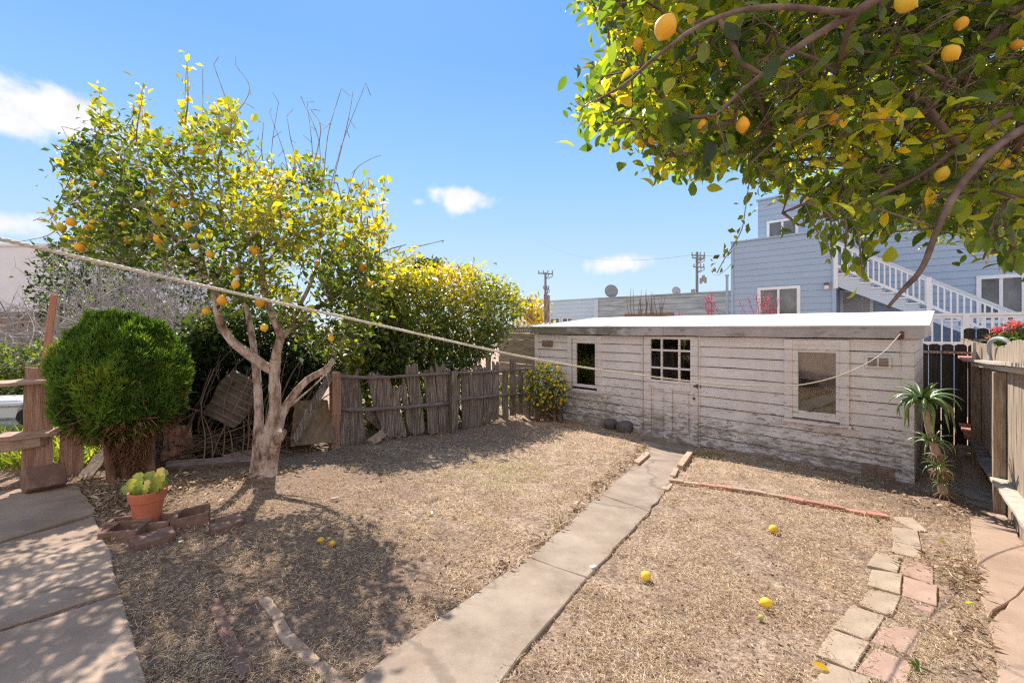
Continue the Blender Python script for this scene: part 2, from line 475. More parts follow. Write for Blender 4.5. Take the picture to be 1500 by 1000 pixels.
MAT['darkint'] = simple('dark_interior', [(.3, (.02, .017, .015)), (.7, (.035, .03, .027))], 3, .95, 0)  # near-black standing for unlit rooms, also pot soil and tub wheels
MAT['pane_reflection'] = simple('mauve_reflection', [(.3, (.36, .27, .265)), (.7, (.50, .39, .38))], 2, .9, .3, 4, (6, 6, 1))  # colour of the imitated reflection in the right window
MAT['white'] = simple('white_trim', [(.3, (.72, .73, .75)), (.7, (.80, .81, .82))], 2, .6, 0)
MAT['bluesiding'] = simple('blue_grey_siding', [(.3, (.335, .43, .55)), (.7, (.37, .47, .59))], .9, .65, .1, 30)
MAT['paleblue'] = simple('pale_blue_siding', [(.3, (.46, .57, .66)), (.7, (.52, .62, .70))], .7, .7, 0)
MAT['greyboards'] = simple('grey_weathered_boards', [(.25, (.13, .15, .165)), (.45, (.32, .36, .37)), (.7, (.50, .53, .52))], 2.2, .9, .3, 20, (.35, .35, 3.0), detail=9)
MAT['wood_pale'] = simple('sun_bleached_wood', [(.3, (.20, .145, .105)), (.5, (.355, .275, .205)), (.72, (.51, .42, .325))], 5, .85, .6, 14, (9, 9, .7), rnd=.1)
MAT['wood_rail'] = simple('bleached_rail', [(.3, (.36, .30, .24)), (.5, (.50, .43, .35)), (.72, (.60, .53, .45))], 5, .85, .5, 22, (2, 2, 14))
MAT['wood_grey'] = simple('grey_split_wood', [(.30, (.060, .044, .036)), (.5, (.235, .182, .152)), (.68, (.47, .39, .34))], 6, .9, .9, 14, (8, 8, .55), rnd=.25, bdist=.02)
MAT['wood_greyh'] = simple('grey_rail_wood', [(.28, (.09, .065, .058)), (.5, (.22, .165, .148)), (.72, (.36, .285, .26))], 6, .9, .8, 14, (1.2, 1.2, 16))
MAT['wood_red'] = simple('redwood_board', [(.28, (.26, .135, .085)), (.5, (.41, .24, .165)), (.74, (.56, .38, .28))], 5, .85, .8, 12, (9, 9, .6), rnd=.15, bdist=.02)
MAT['wood_redh'] = simple('redwood_rail', [(.28, (.27, .17, .12)), (.5, (.42, .29, .21)), (.74, (.56, .43, .34))], 5, .85, .7, 14, (1.5, 1.5, 14))
MAT['redpole'] = simple('red_brown_pole', [(.3, (.36, .16, .10)), (.7, (.48, .25, .17))], 5, .8, .4, 14, (6, 6, .8))
MAT['wood_black'] = simple('dark_stained_boards', [(.3, (.022, .019, .018)), (.6, (.05, .043, .04)), (.8, (.10, .09, .085))], 5, .85, .5, 12, (8, 8, .6), rnd=.3)
MAT['wood_pinkp'] = simple('red_painted_wood', [(.3, (.42, .16, .11)), (.7, (.58, .27, .20))], 4, .8, .3)
MAT['wood_mossy'] = simple('mossy_plank', [(.25, (.12, .095, .07)), (.5, (.27, .225, .155)), (.75, (.40, .34, .25))], 3, .9, .6, 14, (1, 1, 9), detail=8)
MAT['plywood'] = simple('warped_plywood', [(.25, (.10, .065, .04)), (.5, (.22, .15, .09)), (.75, (.31, .23, .14))], 3, .85, .3, 12, (6, 6, .6))
MAT['corr'] = simple('rusty_corrugated', [(.25, (.085, .058, .044)), (.5, (.165, .13, .105)), (.75, (.25, .21, .18))], 3, .6, .1, 20, metal=.15)
MAT['fibreglass'] = simple('old_fibreglass', [(.25, (.42, .34, .22)), (.7, (.66, .58, .42))], 4, .6, .1)
MAT['bark'] = simple('lemon_bark', [(.34, (.11, .062, .045)), (.45, (.33, .225, .18)), (.56, (.56, .44, .375)), (.7, (.66, .56, .49))], 9, .9, 1.0, 26, (1.3, 1.3, .55), bdist=.03, detail=9)
MAT['bark2'] = simple('dark_bark', [(.3, (.085, .055, .042)), (.5, (.17, .115, .09)), (.7, (.27, .20, .16))], 9, .9, .7, 26)  # dark brown bark of the shrubs and the overhanging tree
MAT['thujabark'] = simple('thuja_bark', [(.3, (.13, .062, .04)), (.5, (.25, .13, .085)), (.75, (.36, .21, .15))], 8, .95, .9, 20, (2, 2, .4))
MAT['twig'] = simple('dry_twig', [(.3, (.14, .10, .085)), (.7, (.26, .20, .175))], 8, .9, 0)
MAT['twigpale'] = simple('silver_twig', [(.3, (.17, .14, .125)), (.5, (.34, .30, .275)), (.7, (.52, .47, .44))], 3, .8, 0)
MAT['vine'] = simple('brown_vine_stem', [(.3, (.11, .07, .05)), (.7, (.25, .17, .125))], 6, .9, 0)
MAT['rope'] = simple('cotton_rope', [(.3, (.52, .46, .36)), (.7, (.68, .62, .52))], 30, .9, .8, 60, (1, 1, 1))
MAT['metal'] = simple('galvanised_metal', [(.3, (.30, .31, .32)), (.7, (.45, .46, .47))], 6, .45, 0, metal=.6)
MAT['rust'] = simple('rusty_iron', [(.3, (.13, .055, .035)), (.7, (.22, .10, .06))], 20, .8, .4)
MAT['vent'] = simple('rusty_vent', [(.3, (.20, .125, .09)), (.7, (.38, .27, .21))], 14, .8, .3)
MAT['dish'] = simple('grey_dish', [(.3, (.22, .23, .23)), (.7, (.30, .31, .31))], 4, .6, 0)
MAT['pole'] = simple('utility_pole_wood', [(.3, (.16, .155, .165)), (.7, (.24, .235, .24))], 3, .9, 0)
MAT['garage'] = simple('white_stucco', [(.3, (.66, .66, .70)), (.7, (.74, .74, .77))], 1.5, .9, .15, 30)
MAT['bin'] = simple('grey_plastic', [(.3, (.30, .31, .33)), (.7, (.36, .37, .39))], 3, .5, 0)
MAT['binlid'] = simple('pale_plastic', [(.3, (.58, .59, .61)), (.7, (.66, .67, .69))], 3, .5, 0)
MAT['screen'] = simple('grey_screen', [(.3, (.40, .42, .45)), (.7, (.48, .50, .53))], 2, .6, 0)
MAT['lamp'] = simple('lamp_glass', [(.3, (.75, .72, .66)), (.7, (.8, .78, .72))], 2, .3, 0)
MAT['hose'] = simple('grey_conduit', [(.3, (.33, .345, .36)), (.7, (.40, .415, .43))], 4, .5, 0)

def lemon_mat(name, stops):
    t = NT(name); g = t.n('ObjectInfo'); c = t.ramp(g.outputs['Random'], stops)
    c = t.mix(t.ramp(t.noise(14, 4), [(.4, 0), (.7, .25)]), c, (.62, .36, .03))
    t.bsdf(c, .45, t.bump(t.noise(60, 2), .06, .001), .4); return t.m
MAT['lemon'] = lemon_mat('lemon_skin', [(0, (.80, .36, .02)), (.5, (.82, .44, .025)), (.8, (.70, .46, .03)), (.92, (.40, .40, .05)), (1, (.25, .32, .04))])
MAT['lemonfall'] = lemon_mat('fallen_lemon_skin', [(0, (.85, .56, .03)), (1, (.85, .60, .05))])
MAT['lime'] = lemon_mat('green_fruit_skin', [(0, (.38, .42, .10)), (1, (.45, .45, .12))])

def pane_mat():
    t = NT('old_glass'); tr = t.n('BsdfTransparent'); tr.inputs[0].default_value = (.80, .80, .78, 1)
    g = t.n('BsdfGlossy'); g.inputs['Roughness'].default_value = .04
    t.l(t.bump(t.noise(3, 2), .05, .01), g.inputs['Normal'])
    fr = t.n('LayerWeight'); fr.inputs[0].default_value = .5
    m = t.n('MixShader'); t.l(t.math('ADD', t.math('MULTIPLY', t.math('POWER', fr.outputs['Facing'], 4.0), .6), .12), m.inputs[0]); t.l(tr.outputs[0], m.inputs[1]); t.l(g.outputs[0], m.inputs[2])
    t.l(m.outputs[0], t.out.inputs[0]); return t.m
MAT['glass'] = pane_mat()

LEMON = [(0, (.022, .044, .009)), (.33, (.062, .102, .014)), (.58, (.16, .185, .018)), (.82, (.40, .34, .02)), (1, (.66, .44, .02))]
MAT['lemonleaf'] = leaf_mat('lemon_leaf', LEMON, .58, .45, 1.9, .14)
MAT['nearleaf'] = leaf_mat('near_lemon_leaf', [(0, (.016, .038, .008)), (.36, (.045, .088, .013)), (.62, (.13, .185, .018)), (.85, (.36, .36, .02)), (1, (.62, .38, .02))], .58, .34, 2.4, .18)
MAT['shrubleaf'] = leaf_mat('citrus_shrub_leaf', [(0, (.022, .048, .012)), (.3, (.055, .105, .018)), (.55, (.19, .23, .02)), (.8, (.48, .42, .02)), (1, (.66, .40, .02))], .5, .3, 1.8)
MAT['thuja'] = leaf_mat('thuja_frond', [(0, (.036, .088, .015)), (.45, (.10, .205, .028)), (.8, (.175, .29, .036)), (1, (.34, .36, .06))], .42, .5, 1.5, .10)
MAT['thujadry'] = leaf_mat('dry_thuja_frond', [(0, (.16, .075, .04)), (1, (.38, .21, .12))], .25, .6, 1.0, .05)
MAT['ivyleaf'] = leaf_mat('ivy_leaf', [(0, (.012, .024, .010)), (.5, (.03, .055, .016)), (.8, (.08, .12, .02)), (1, (.24, .15, .05))], .35, .45, 1.6, .10)
MAT['hedge'] = leaf_mat('hedge_leaf', [(0, (.03, .07, .012)), (.5, (.09, .16, .02)), (1, (.30, .32, .05))], .5, .45, 1.6, .12)
MAT['grass'] = leaf_mat('lush_grass_blade', [(0, (.07, .13, .02)), (.5, (.20, .28, .03)), (1, (.46, .46, .09))], .5, .4)
MAT['flower'] = leaf_mat('yellow_petal', [(0, (.70, .46, .02)), (1, (.80, .60, .03))], .4, .5, 1.2, .05)
MAT['blossom'] = leaf_mat('pink_petal', [(0, (.42, .025, .12)), (.6, (.60, .06, .22)), (1, (.72, .22, .36))], .35, .5, 1.0, .05)
MAT['bract'] = leaf_mat('red_bract', [(0, (.62, .06, .10)), (1, (.78, .22, .24))], .4, .5, 1.2, .05)
MAT['aloe'] = leaf_mat('aloe_leaf', [(0, (.06, .13, .035)), (.5, (.12, .22, .06)), (.8, (.22, .35, .07)), (1, (.38, .46, .10))], .2, .3, 1.2, .35)
MAT['aloedead'] = leaf_mat('dead_aloe_leaf', [(0, (.20, .12, .075)), (1, (.46, .34, .23))], .15, .6, 1.0, .05)
MAT['aloestem'] = simple('aloe_stem', [(.3, (.27, .185, .13)), (.7, (.52, .40, .31))], 14, .9, .7, 30)
MAT['succulent'] = leaf_mat('succulent_leaf', [(0, (.10, .17, .05)), (.55, (.22, .32, .06)), (.8, (.42, .42, .07)), (1, (.46, .33, .16))], .35, .35, 1.2, .25)
MAT['straw'] = leaf_mat('dry_straw', [(0, (.15, .085, .05)), (.35, (.43, .29, .195)), (.7, (.71, .54, .395)), (1, (.92, .79, .64))], .2, .6, 1.0, .06)
MAT['litter'] = leaf_mat('dry_leaf_litter', [(0, (.12, .07, .045)), (.4, (.26, .165, .11)), (.85, (.44, .31, .21)), (1, (.60, .48, .31))], .1, .6, 1.0, .05)
MAT['stalk'] = simple('green_stalk', [(.3, (.10, .15, .04)), (.7, (.18, .22, .07))], 5, .8, 0)
# ================================================================ camera, light, sky
cam_d = bpy.data.cameras.new('camera'); cam = bpy.data.objects.new('camera', cam_d); COL.objects.link(cam)
cam.location = (0, 0, CZ); cam.rotation_euler = (math.pi / 2, 0, 0)
cam_d.sensor_width = 36; cam_d.lens = 36 * F / 1500; cam_d.shift_y = -20 / 1500; cam_d.clip_end = 3000; cam_d.clip_start = .05
scene.camera = cam
SUN = unit(A([-0.30, 0.95, 0.0])); ELEV = math.radians(50)
SUNV = A([SUN[0] * math.cos(ELEV), SUN[1] * math.cos(ELEV), math.sin(ELEV)])
sd = bpy.data.lights.new('sun', 'SUN'); sd.energy = 3.5; sd.angle = math.radians(.53); sd.color = (1.0, .935, .85)
sun = bpy.data.objects.new('sun', sd); COL.objects.link(sun)
sun.rotation_euler = Vector(-SUNV).to_track_quat('-Z', 'Y').to_euler(); sun.location = (-10, 20, 30)

world = bpy.data.worlds.new('World'); scene.world = world; world.use_nodes = True
def build_world():
    nt = world.node_tree; nt.nodes.clear()
    t = NT.__new__(NT); t.t = nt; t._tc = None; t.m = None
    out = t.n('OutputWorld'); bg = t.n('Background'); bg.inputs[1].default_value = SKY_STRENGTH
    sky = t.n('TexSky', sky_type='NISHITA'); sky.sun_disc = False
    sky.sun_elevation = ELEV; sky.sun_rotation = math.atan2(SUN[0], SUN[1]); sky.air_density = 1.15; sky.dust_density = .35; sky.ozone_density = 2.2
    gen = t.tc('Generated')
    nz = t.noise(9.0, 8, .62, gen, .3); col = sky.outputs[0]
    # clear Pacific blue: the sky model is steadied by a plain zenith-to-horizon gradient
    sp = t.n('SeparateXYZ'); t.l(gen, sp.inputs[0])
    grad = t.ramp(sp.outputs[2], [(0, (.62, .79, .98)), (.13, (.53, .745, 1.0)), (.32, (.33, .63, 1.0)), (.52, (.19, .475, .99)), (1, (.12, .36, .90))])
    gm = t.mix(1.0, grad, (4.45, 4.45, 4.45), 'MULTIPLY')
    col = t.mix(.90, col, gm)
    # unseen cloud bank added behind the camera to fill the shade with neutral light
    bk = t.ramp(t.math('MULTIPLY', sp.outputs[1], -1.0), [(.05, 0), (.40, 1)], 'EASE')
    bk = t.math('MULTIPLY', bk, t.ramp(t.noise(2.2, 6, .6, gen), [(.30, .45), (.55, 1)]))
    col = t.mix(bk, col, BACK_FILL)
    tot = None
    # (photo px, py, half width, half height, density)
    for px, py, a, b, k in [(84, 166, 68, 28, 1.0), (10, 326, 48, 22, .95), (675, 288, 60, 24, 1.0), (912, 386, 48, 19, .95), (612, 296, 16, 9, .5), (14, 176, 40, 20, .95)]:
        c = unit(A([(px - CX) / F, 1.0, (HY - py) / F])); r = unit(np.cross(c, [0, 0, 1.0])); u = np.cross(r, c)
        inv = np.linalg.norm([(px - CX) / F, 1.0, (HY - py) / F])
        dx = t.n('VectorMath', operation='DOT_PRODUCT'); t.l(gen, dx.inputs[0]); dx.inputs[1].default_value = tuple(r)
        dy = t.n('VectorMath', operation='DOT_PRODUCT'); t.l(gen, dy.inputs[0]); dy.inputs[1].default_value = tuple(u)
        df = t.n('VectorMath', operation='DOT_PRODUCT'); t.l(gen, df.inputs[0]); df.inputs[1].default_value = tuple(c)
        sx = t.math('MULTIPLY', dx.outputs['Value'], F * inv / inv ** 2 / a * inv)
        sy0 = t.math('MULTIPLY', dy.outputs['Value'], F / b * inv / inv)
        # flatter underside than top
        sy = t.math('MULTIPLY', sy0, 1.0)
        rr = t.math('SQRT', t.math('ADD', t.math('MULTIPLY', sx, sx), t.math('MULTIPLY', sy, sy)))
        m = t.math('SUBTRACT', 1.0, rr)
        m = t.math('ADD', m, t.math('MULTIPLY', t.math('SUBTRACT', nz, .5), 2.3))
        m = t.math('MULTIPLY', t.ramp(m, [(.04, 0), (.62, 1)], 'EASE'), k)
        m = t.math('MULTIPLY', m, t.math('GREATER_THAN', df.outputs['Value'], 0))
        tot = m if tot is None else t.math('MAXIMUM', tot, m)
    shade = t.mix(t.ramp(t.noise(22, 5, .6, gen), [(.35, 0), (.65, 1)]), tuple(x * .86 for x in CLOUD), CLOUD)
    c = t.mix(tot, col, shade)
    t.l(c, bg.inputs[0]); t.l(bg.outputs[0], out.inputs[0])
SKY_STRENGTH = .101; CLOUD = (4.9, 4.9, 4.95)
BACK_FILL = (5.3, 4.95, 5.0)  # colour of the added fill behind the camera
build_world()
vs = scene.view_settings
scene.display_settings.display_device = 'sRGB'
vs.view_transform = 'Standard'; vs.look = 'None'; vs.gamma = 1.0; vs.use_curve_mapping = False; vs.exposure = 1.13
scene.cycles.max_bounces = 10; scene.cycles.transparent_max_bounces = 12; scene.cycles.transmission_bounces = 6
scene.cycles.use_denoising = False; scene.cycles.sample_clamp_indirect = 4.0; scene.cycles.filter_width = 1.25

# ================================================================ ground
def build_ground():
    xs = np.concatenate([[-900, -400, -200, -100, -60, -40, -28, -20, -15, -11, -9], np.arange(-7.5, 8.6, .07), [9.5, 11, 14, 18, 24, 32, 45, 70, 120, 250, 900]])
    ys = np.concatenate([[-200, -60, -20, -8, -3, -1], np.arange(0.6, 12.6, .07), [14, 17, 21, 27, 36, 50, 80, 150, 350, 1500]])
    X, Y = np.meshgrid(xs, ys)
    Z = gz(X, Y)
    near = (X > -7.6) & (X < 8.6) & (Y > .5) & (Y < 12.7)
    nzv = A([mnoise.fractal(Vector((x * 1.7, y * 1.7, 0)), .7, 2.1, 5) for x, y in zip(X.ravel(), Y.ravel())]).reshape(X.shape)
    nz2 = A([mnoise.noise(Vector((x * 9, y * 9, 3))) for x, y in zip(X.ravel(), Y.ravel())]).reshape(X.shape)
    Z = Z + np.where(near, nzv * .014 + nz2 * .007, 0)
    # a small mound round the aloe and soft earth under the tree
    for cx, cy, h, r in [(5.15, 5.2, .05, .4), (-2.79, 4.9, .05, .5)]:
        Z = Z + h * np.exp(-((X - cx) ** 2 + (Y - cy) ** 2) / r ** 2)
    n, m = X.shape; V = np.stack([X, Y, Z], -1).reshape(-1, 3)
    i = (np.arange(n - 1)[:, None] * m + np.arange(m - 1)[None]); fs = np.stack([i, i + 1, i + m + 1, i + m], -1).reshape(-1, 4)
    mb = MB(); mb.add(V, fs)
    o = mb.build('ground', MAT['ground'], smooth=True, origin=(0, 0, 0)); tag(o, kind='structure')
build_ground()

def G2(*pts): return A([gp(x, y) for x, y in pts])

def wob_outline(p, step=.18, amp=.008):
    """outline with slightly broken edges"""
    p = np.asarray(p); out = []
    for a, b in zip(p, np.roll(p, -1, 0)):
        k = max(1, int(np.linalg.norm(b - a) / step))
        for q in range(k):
            out.append(a + (b - a) * q / k + (rng.normal(0, amp, 3) * A([1, 1, 0]) if q else 0))
    return A(out)

def slab(mb, pts, top=.02, depth=.12):
    p = wob_outline(pts); z = gz(p[:, 0], p[:, 1])
    prism(mb, p, z - depth, z + top)

EXCL = []            # ground outlines without straw
def build_path():
    L = [(527, 1000), (640, 912), (775, 820), (880, 727), (918, 693), (952, 664)]
    R = [(737, 1000), (800, 920), (860, 850), (952, 752), (982, 708), (1014, 661)]
    L = [gp(*q) for q in L]; R = [gp(*q) for q in R]
    # carry the walk on under the camera and up to the door
    L.insert(0, L[0] + (L[0] - L[1]) / np.linalg.norm(L[0] - L[1]) * 1.4); R.insert(0, R[0] + (R[0] - R[1]) / np.linalg.norm(R[0] - R[1]) * 1.4)
    L.append(A([2.62, 8.93, 0])); R.append(A([3.43, 8.12, 0]))
    mb = MB(); g = .010
    cuts = [(0, 3), (3, 4), (4, 6), (6, 7)]
    for a, b in cuts:
        pl = [l.copy() for l in L[a:b + 1]]; pr = [r.copy() for r in R[a:b + 1]]
        d = unit(pl[-1] - pl[0]) * g
        pl[0] = pl[0] + d; pr[0] = pr[0] + d; pl[-1] = pl[-1] - d * .3; pr[-1] = pr[-1] - d * .3
        slab(mb, pr + pl[::-1], .022 if a < 6 else .012)
    EXCL.append(A(L + R[::-1])[:, :2])
    tag(mb.build('path', MAT['path'], origin=(0, 0, 0), bevel=.006), kind='structure')
build_path()

def build_patio():
    edge = [(133, 742), (165, 828), (178, 872), (215, 1000)]
    e = [gp(*q) for q in edge]; e.append(e[-1] + unit(e[-1] - e[-2]) * 1.2)
    a = gp(0, 790); b = gp(0, 922)
    far = A([-5.6, 2.6, 0]); mb = MB()
    q0 = gp(0, 728)
    slab(mb, [q0 + A([-.5, -.3, 0]), gp(60, 716), gp(110, 712), gp(140, 748), gp(137, 756), gp(0, 797), gp(0, 797) + A([-1.2, -.3, 0])], .03)
    slab(mb, [gp(0, 800), gp(138, 759), e[1], gp(177, 868), gp(0, 925), gp(0, 925) + A([-1.0, -.1, 0]), gp(0, 800) + A([-1.3, -.2, 0])], .02)
    c0 = gp(0, 930)
    slab(mb, [c0, gp(178, 874), e[3], e[4], A([-1.5, .4, 0]), A([-4, .4, 0]), c0 + A([-1.0, -.2, 0])], .02)
    EXCL.append(A([gp(-200, 730), gp(110, 712), e[0], e[1], e[2], e[3], e[4], A([-6, .3, 0])])[:, :2])
    tag(mb.build('patio', MAT['patio'], origin=(0, 0, 0), bevel=.006), kind='structure')
build_patio()

FQ = A([5.52, 4.86]); FD = unit(A([2.93, 3.19])); FN = A([-FD[1], FD[0]])       # right-hand fence line, FN points into the yard
def fq(k, inward=0.0, z=0.0):
    p = FQ + FD * k + FN * inward; return A([p[0], p[1], float(plane_z(p[0], p[1])) + z])

def build_strip():
    mb = MB()
    L = [gp(1462, 1000), gp(1455, 940), gp(1444, 905)]; r = lambda k: fq(k, .02)
    L0 = L[0] + unit(L[0] - L[1]) * .8
    slab(mb, [L0, L[0], L[1], gp(1448, 918), r(-1.9), r(-3.6)], .02)
    slab(mb, [gp(1447, 912), gp(1436, 850), gp(1425, 790), gp(1421, 757), gp(1418, 735), r(.45), r(-1.86)], .022)
    k0 = gp(1413, 728); slab(mb, [k0, gp(1408, 690), gp(1402, 655), gp(1398, 640), r(4.5), r(.55)], .035)
    EXCL.append(A([L0, gp(1455, 940), gp(1436, 850), gp(1421, 757), gp(1402, 655), r(4.5), r(-3.6)])[:, :2])
    tag(mb.build('side_path', MAT['strip'], origin=(0, 0, 0), bevel=.006), kind='structure')
build_strip()

# ================================================================ shed
def U(px): return (11.61 / (1 + (px - CX) / F) - 6.04) * math.sqrt(2)
SH = A([5.57, 6.04, 0.0]); S2 = math.sqrt(.5)
def sw(u, y, z):     # shed frame to world (y > 0 towards the yard)
    return A([SH[0] - S2 * u - S2 * y, SH[1] + S2 * u - S2 * y, z])

def cut_rows(x0, x1, z0, z1, exp, holes):
    """(za, zb, row_bottom, [(xa, xb)...]) with the holes (xa, xb, za, zb) cut out exactly"""
    out = []; z = z0
    while z < z1 - 1e-6:
        zt = min(z + exp, z1)
        ks = sorted({z, zt, *[h[2] for h in holes if z < h[2] < zt], *[h[3] for h in holes if z < h[3] < zt]})
        for a, b in zip(ks[:-1], ks[1:]):
            iv = [(x0, x1)]
            for h in holes:
                if h[2] < b - 1e-6 and h[3] > a + 1e-6:
                    nv = []
                    for p, q in iv:
                        if h[1] <= p or h[0] >= q: nv.append((p, q)); continue
                        if h[0] > p: nv.append((p, h[0]))
                        if h[1] < q: nv.append((h[1], q))
                    iv = nv
            out.append((a, b, z, iv))
        z = zt
    return out

def lap_wall(mb, x0, x1, z0, z1, exp, holes=(), y=0.0, out=.016, inn=.003, back=.05, seg=None, jit=0.0, gap=0.0):
    for za, zb, zr, iv in cut_rows(x0, x1, z0, z1, exp, list(holes)):
        ya = y + out + (inn - out) * (za - zr) / exp; yb = y + out + (inn - out) * (zb - zr) / exp
        first = abs(za - zr) < 1e-6
        for p, q in iv:
            k = 1 if not seg else max(1, int((q - p) / seg)); xs = np.linspace(p, q, k + 1)
            j1 = rng.normal(0, jit, k + 1) if jit else np.zeros(k + 1); j2 = rng.normal(0, jit * .8, k + 1) if jit else np.zeros(k + 1)
            dz = j1 * (1.0 if first else 0)
            gb = gap if first else 0.0; gt = 0.0
            V = np.concatenate([np.column_stack([xs, ya + j2, za + gb + dz]), np.column_stack([xs, yb + j2 * .2, np.full(k + 1, zb)]),
                                np.column_stack([xs, np.full(k + 1, y - back), za + gb + dz]), np.column_stack([xs, np.full(k + 1, y - back), np.full(k + 1, zb)])])
            n = k + 1; fs = []
            for i in range(k):
                fs += [(i + 1, i, n + i, n + i + 1), (2 * n + i, 2 * n + i + 1, 3 * n + i + 1, 3 * n + i)]
                fs += [(i, i + 1, 2 * n + i + 1, 2 * n + i), (n + i + 1, n + i, 3 * n + i, 3 * n + i + 1)]
            fs += [(0, 2 * n, 3 * n, n), (n - 1, n + n - 1, 3 * n + n - 1, 2 * n + n - 1)]
            mb.add(V, fs)

def build_shed():
    s = thing('shed', 'low white wooden shed with peeling siding, flat white roof and two windows', 'shed', SH, math.radians(135))
    L = 7.03; D = 2.75
    wR = (U(1245), U(1150), .645, 1.965); wL = (U(883), U(833), .68, 1.975); dr = (2.945, 4.085, -.13, 2.0)
    holes = [(wR[0] + .07, wR[1] - .07, wR[2] + .07, wR[3] - .07), (wL[0] + .07, wL[1] - .07, wL[2] + .07, wL[3] - .07), dr]
    mb = MB(); lap_wall(mb, .02, L - .02, -.22, 2.03, .1835, holes, seg=.45, jit=.0035, gap=.011, out=.024, inn=.004)
    # side and back walls
    bx(mb, -.0, .05, -D, -.055, -.25, 2.2); bx(mb, L - .05, L, -D, -.055, -.25, 2.2); bx(mb, .052, L - .052, -D, -D + .05, -.25, 2.38)
    bx(mb, 0.05, L - .05, -D + .05, -.06, -.24, -.20)
    # earth-stained footing
    mb.build('wall', MAT['siding'], s, local=True)
    for fa, fb, fz in ((0, 2.9, -.045), (4.12, L, -.07)):
        f = MB(); bx(f, fa, fb, .0, .055, -.25, fz); f.build('footing', MAT['wood_mossy'], s, local=True, bevel=.008)
    # near-black boxes added behind the windows to paint the room's shade
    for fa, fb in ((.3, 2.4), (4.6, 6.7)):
        f = MB(); bx(f, fa, fb, -1.30, -1.26, -.1, 2.05); bx(f, fa, fa + .03, -1.26, -.07, -.1, 2.05); bx(f, fb - .03, fb, -1.26, -.07, -.1, 2.05); bx(f, fa + .03, fb - .03, -1.26, -.07, -.1, -.06); bx(f, fa + .03, fb - .03, -1.26, -.07, 2.0, 2.05); f.build('shade_box', MAT['darkint'], s, local=True)
    f = MB(); bx(f, 2.9, 4.1, -.5, -.46, -.1, 2.0); bx(f, 2.88, 2.9, -.46, -.08, -.1, 2.0); bx(f, 4.1, 4.12, -.46, -.08, -.1, 2.0); f.build('shade_box', MAT['darkint'], s, local=True)  # same painted shade behind the door panes
    c = MB(); plank(c, (.062, .026, -.24), (.062, .026, 2.03), .125, .034, (0, 1, 0), jit=.003, rows=8)
    c.build('corner_board', MAT['siding'], s, local=True)
    c = MB(); plank(c, (L - .06, .026, -.24), (L - .06, .026, 2.03), .12, .034, (0, 1, 0), jit=.003, rows=8)
    c.build('corner_board', MAT['siding'], s, local=True)
    fa = MB(); plank(fa, (-.10, .085, 2.09), (3.6, .085, 2.09), .175, .04, (0, 1, 0), jit=.004, rows=14)
    plank(fa, (3.603, .088, 2.092), (7.14, .084, 2.10), .18, .04, (0, 1, 0), jit=.004, rows=14)
    bx(fa, -.1, -.06, -D - .1, .06, 2.01, 2.17)
    fa.build('fascia', MAT['fascia'], s, local=True)
    # roof: a thin slab rising to the back, its coating curled over the rim
    r = MB(); nx, ny = 28, 8; V = []
    for j in range(ny + 1):
        for i in range(nx + 1):
            x = -.15 + (7.33) * i / nx; t = j / ny; y = .125 - (D + .25) * t
            z = 2.183 + .275 * t + (.004 * math.sin(x * 3.1 + 2 * t) if j else 0) + (rng.normal(0, .002) if j else 0)
            V.append((x, y, z))
    V = A(V); B = V.copy(); B[:, 2] -= .022; n = nx + 1; fs = []
    for j in range(ny):
        for i in range(nx):
            a = j * n + i; fs.append((a, a + n, a + n + 1, a + 1)); a += len(V); fs.append((a, a + 1, a + n + 1, a + n))
    N = len(V)
    for i in range(nx):
        fs.append((i, i + 1, N + i + 1, N + i)); a = ny * n + i; fs.append((a + 1, a, N + a, N + a + 1))
    for j in range(ny):
        a = j * n; fs.append((a + n, a, N + a, N + a + n)); a = j * n + nx; fs.append((a, a + n, N + a + n, N + a))
    r.add(np.vstack([V, B]), fs); r.build('roof', MAT['roof'], s, local=True)
    # windows
    for (a, b, c0, c1), sash, pane, refl in [(wR, (U(1237), U(1158), .72, 1.885), (U(1225), U(1170), .835, 1.765), True), (wL, (U(877), U(840), .80, 1.90), (U(873), U(845.5), .866, 1.794), False)]:
        cas = MB(); y0, y1 = .0, .062
        bx(cas, a, a + .115, y0, y1, c0 + .05, c1); bx(cas, b - .115, b, y0, y1, c0 + .05, c1); bx(cas, a + .115, b - .115, y0, y1 - .003, c1 - .085, c1 - .002)
        w = cas.build('window', MAT['siding'], s, local=True, bevel=.005)
        si = MB(); bx(si, a - .03, b + .03, .0, .095, c0 - .005, c0 + .05); si.build('sill', MAT['siding'], w, local=True, bevel=.006)
        sa = MB(); y0, y1 = -.01, .045; a2, b2, z2, z3 = sash; p0, p1, q0, q1 = pane
        bx(sa, a2, p0, y0, y1, z2, z3); bx(sa, p1, b2, y0, y1, z2, z3); bx(sa, p0, p1, y0, y1 - .002, z2, q0); bx(sa, p0, p1, y0, y1 - .002, q1, z3)
        sa.build('sash', MAT['siding'], w, local=True, bevel=.004)
        # the gap round the sash
        ga = MB(); bx(ga, a + .07, b - .07, -.035, -.012, z2 - .05, z3 + .03) if False else None
        pn = MB(); bx(pn, p0 - .01, p1 + .01, .008, .012, q0 - .01, q1 + .01); pn.build('pane', MAT['glass'], w, local=True)
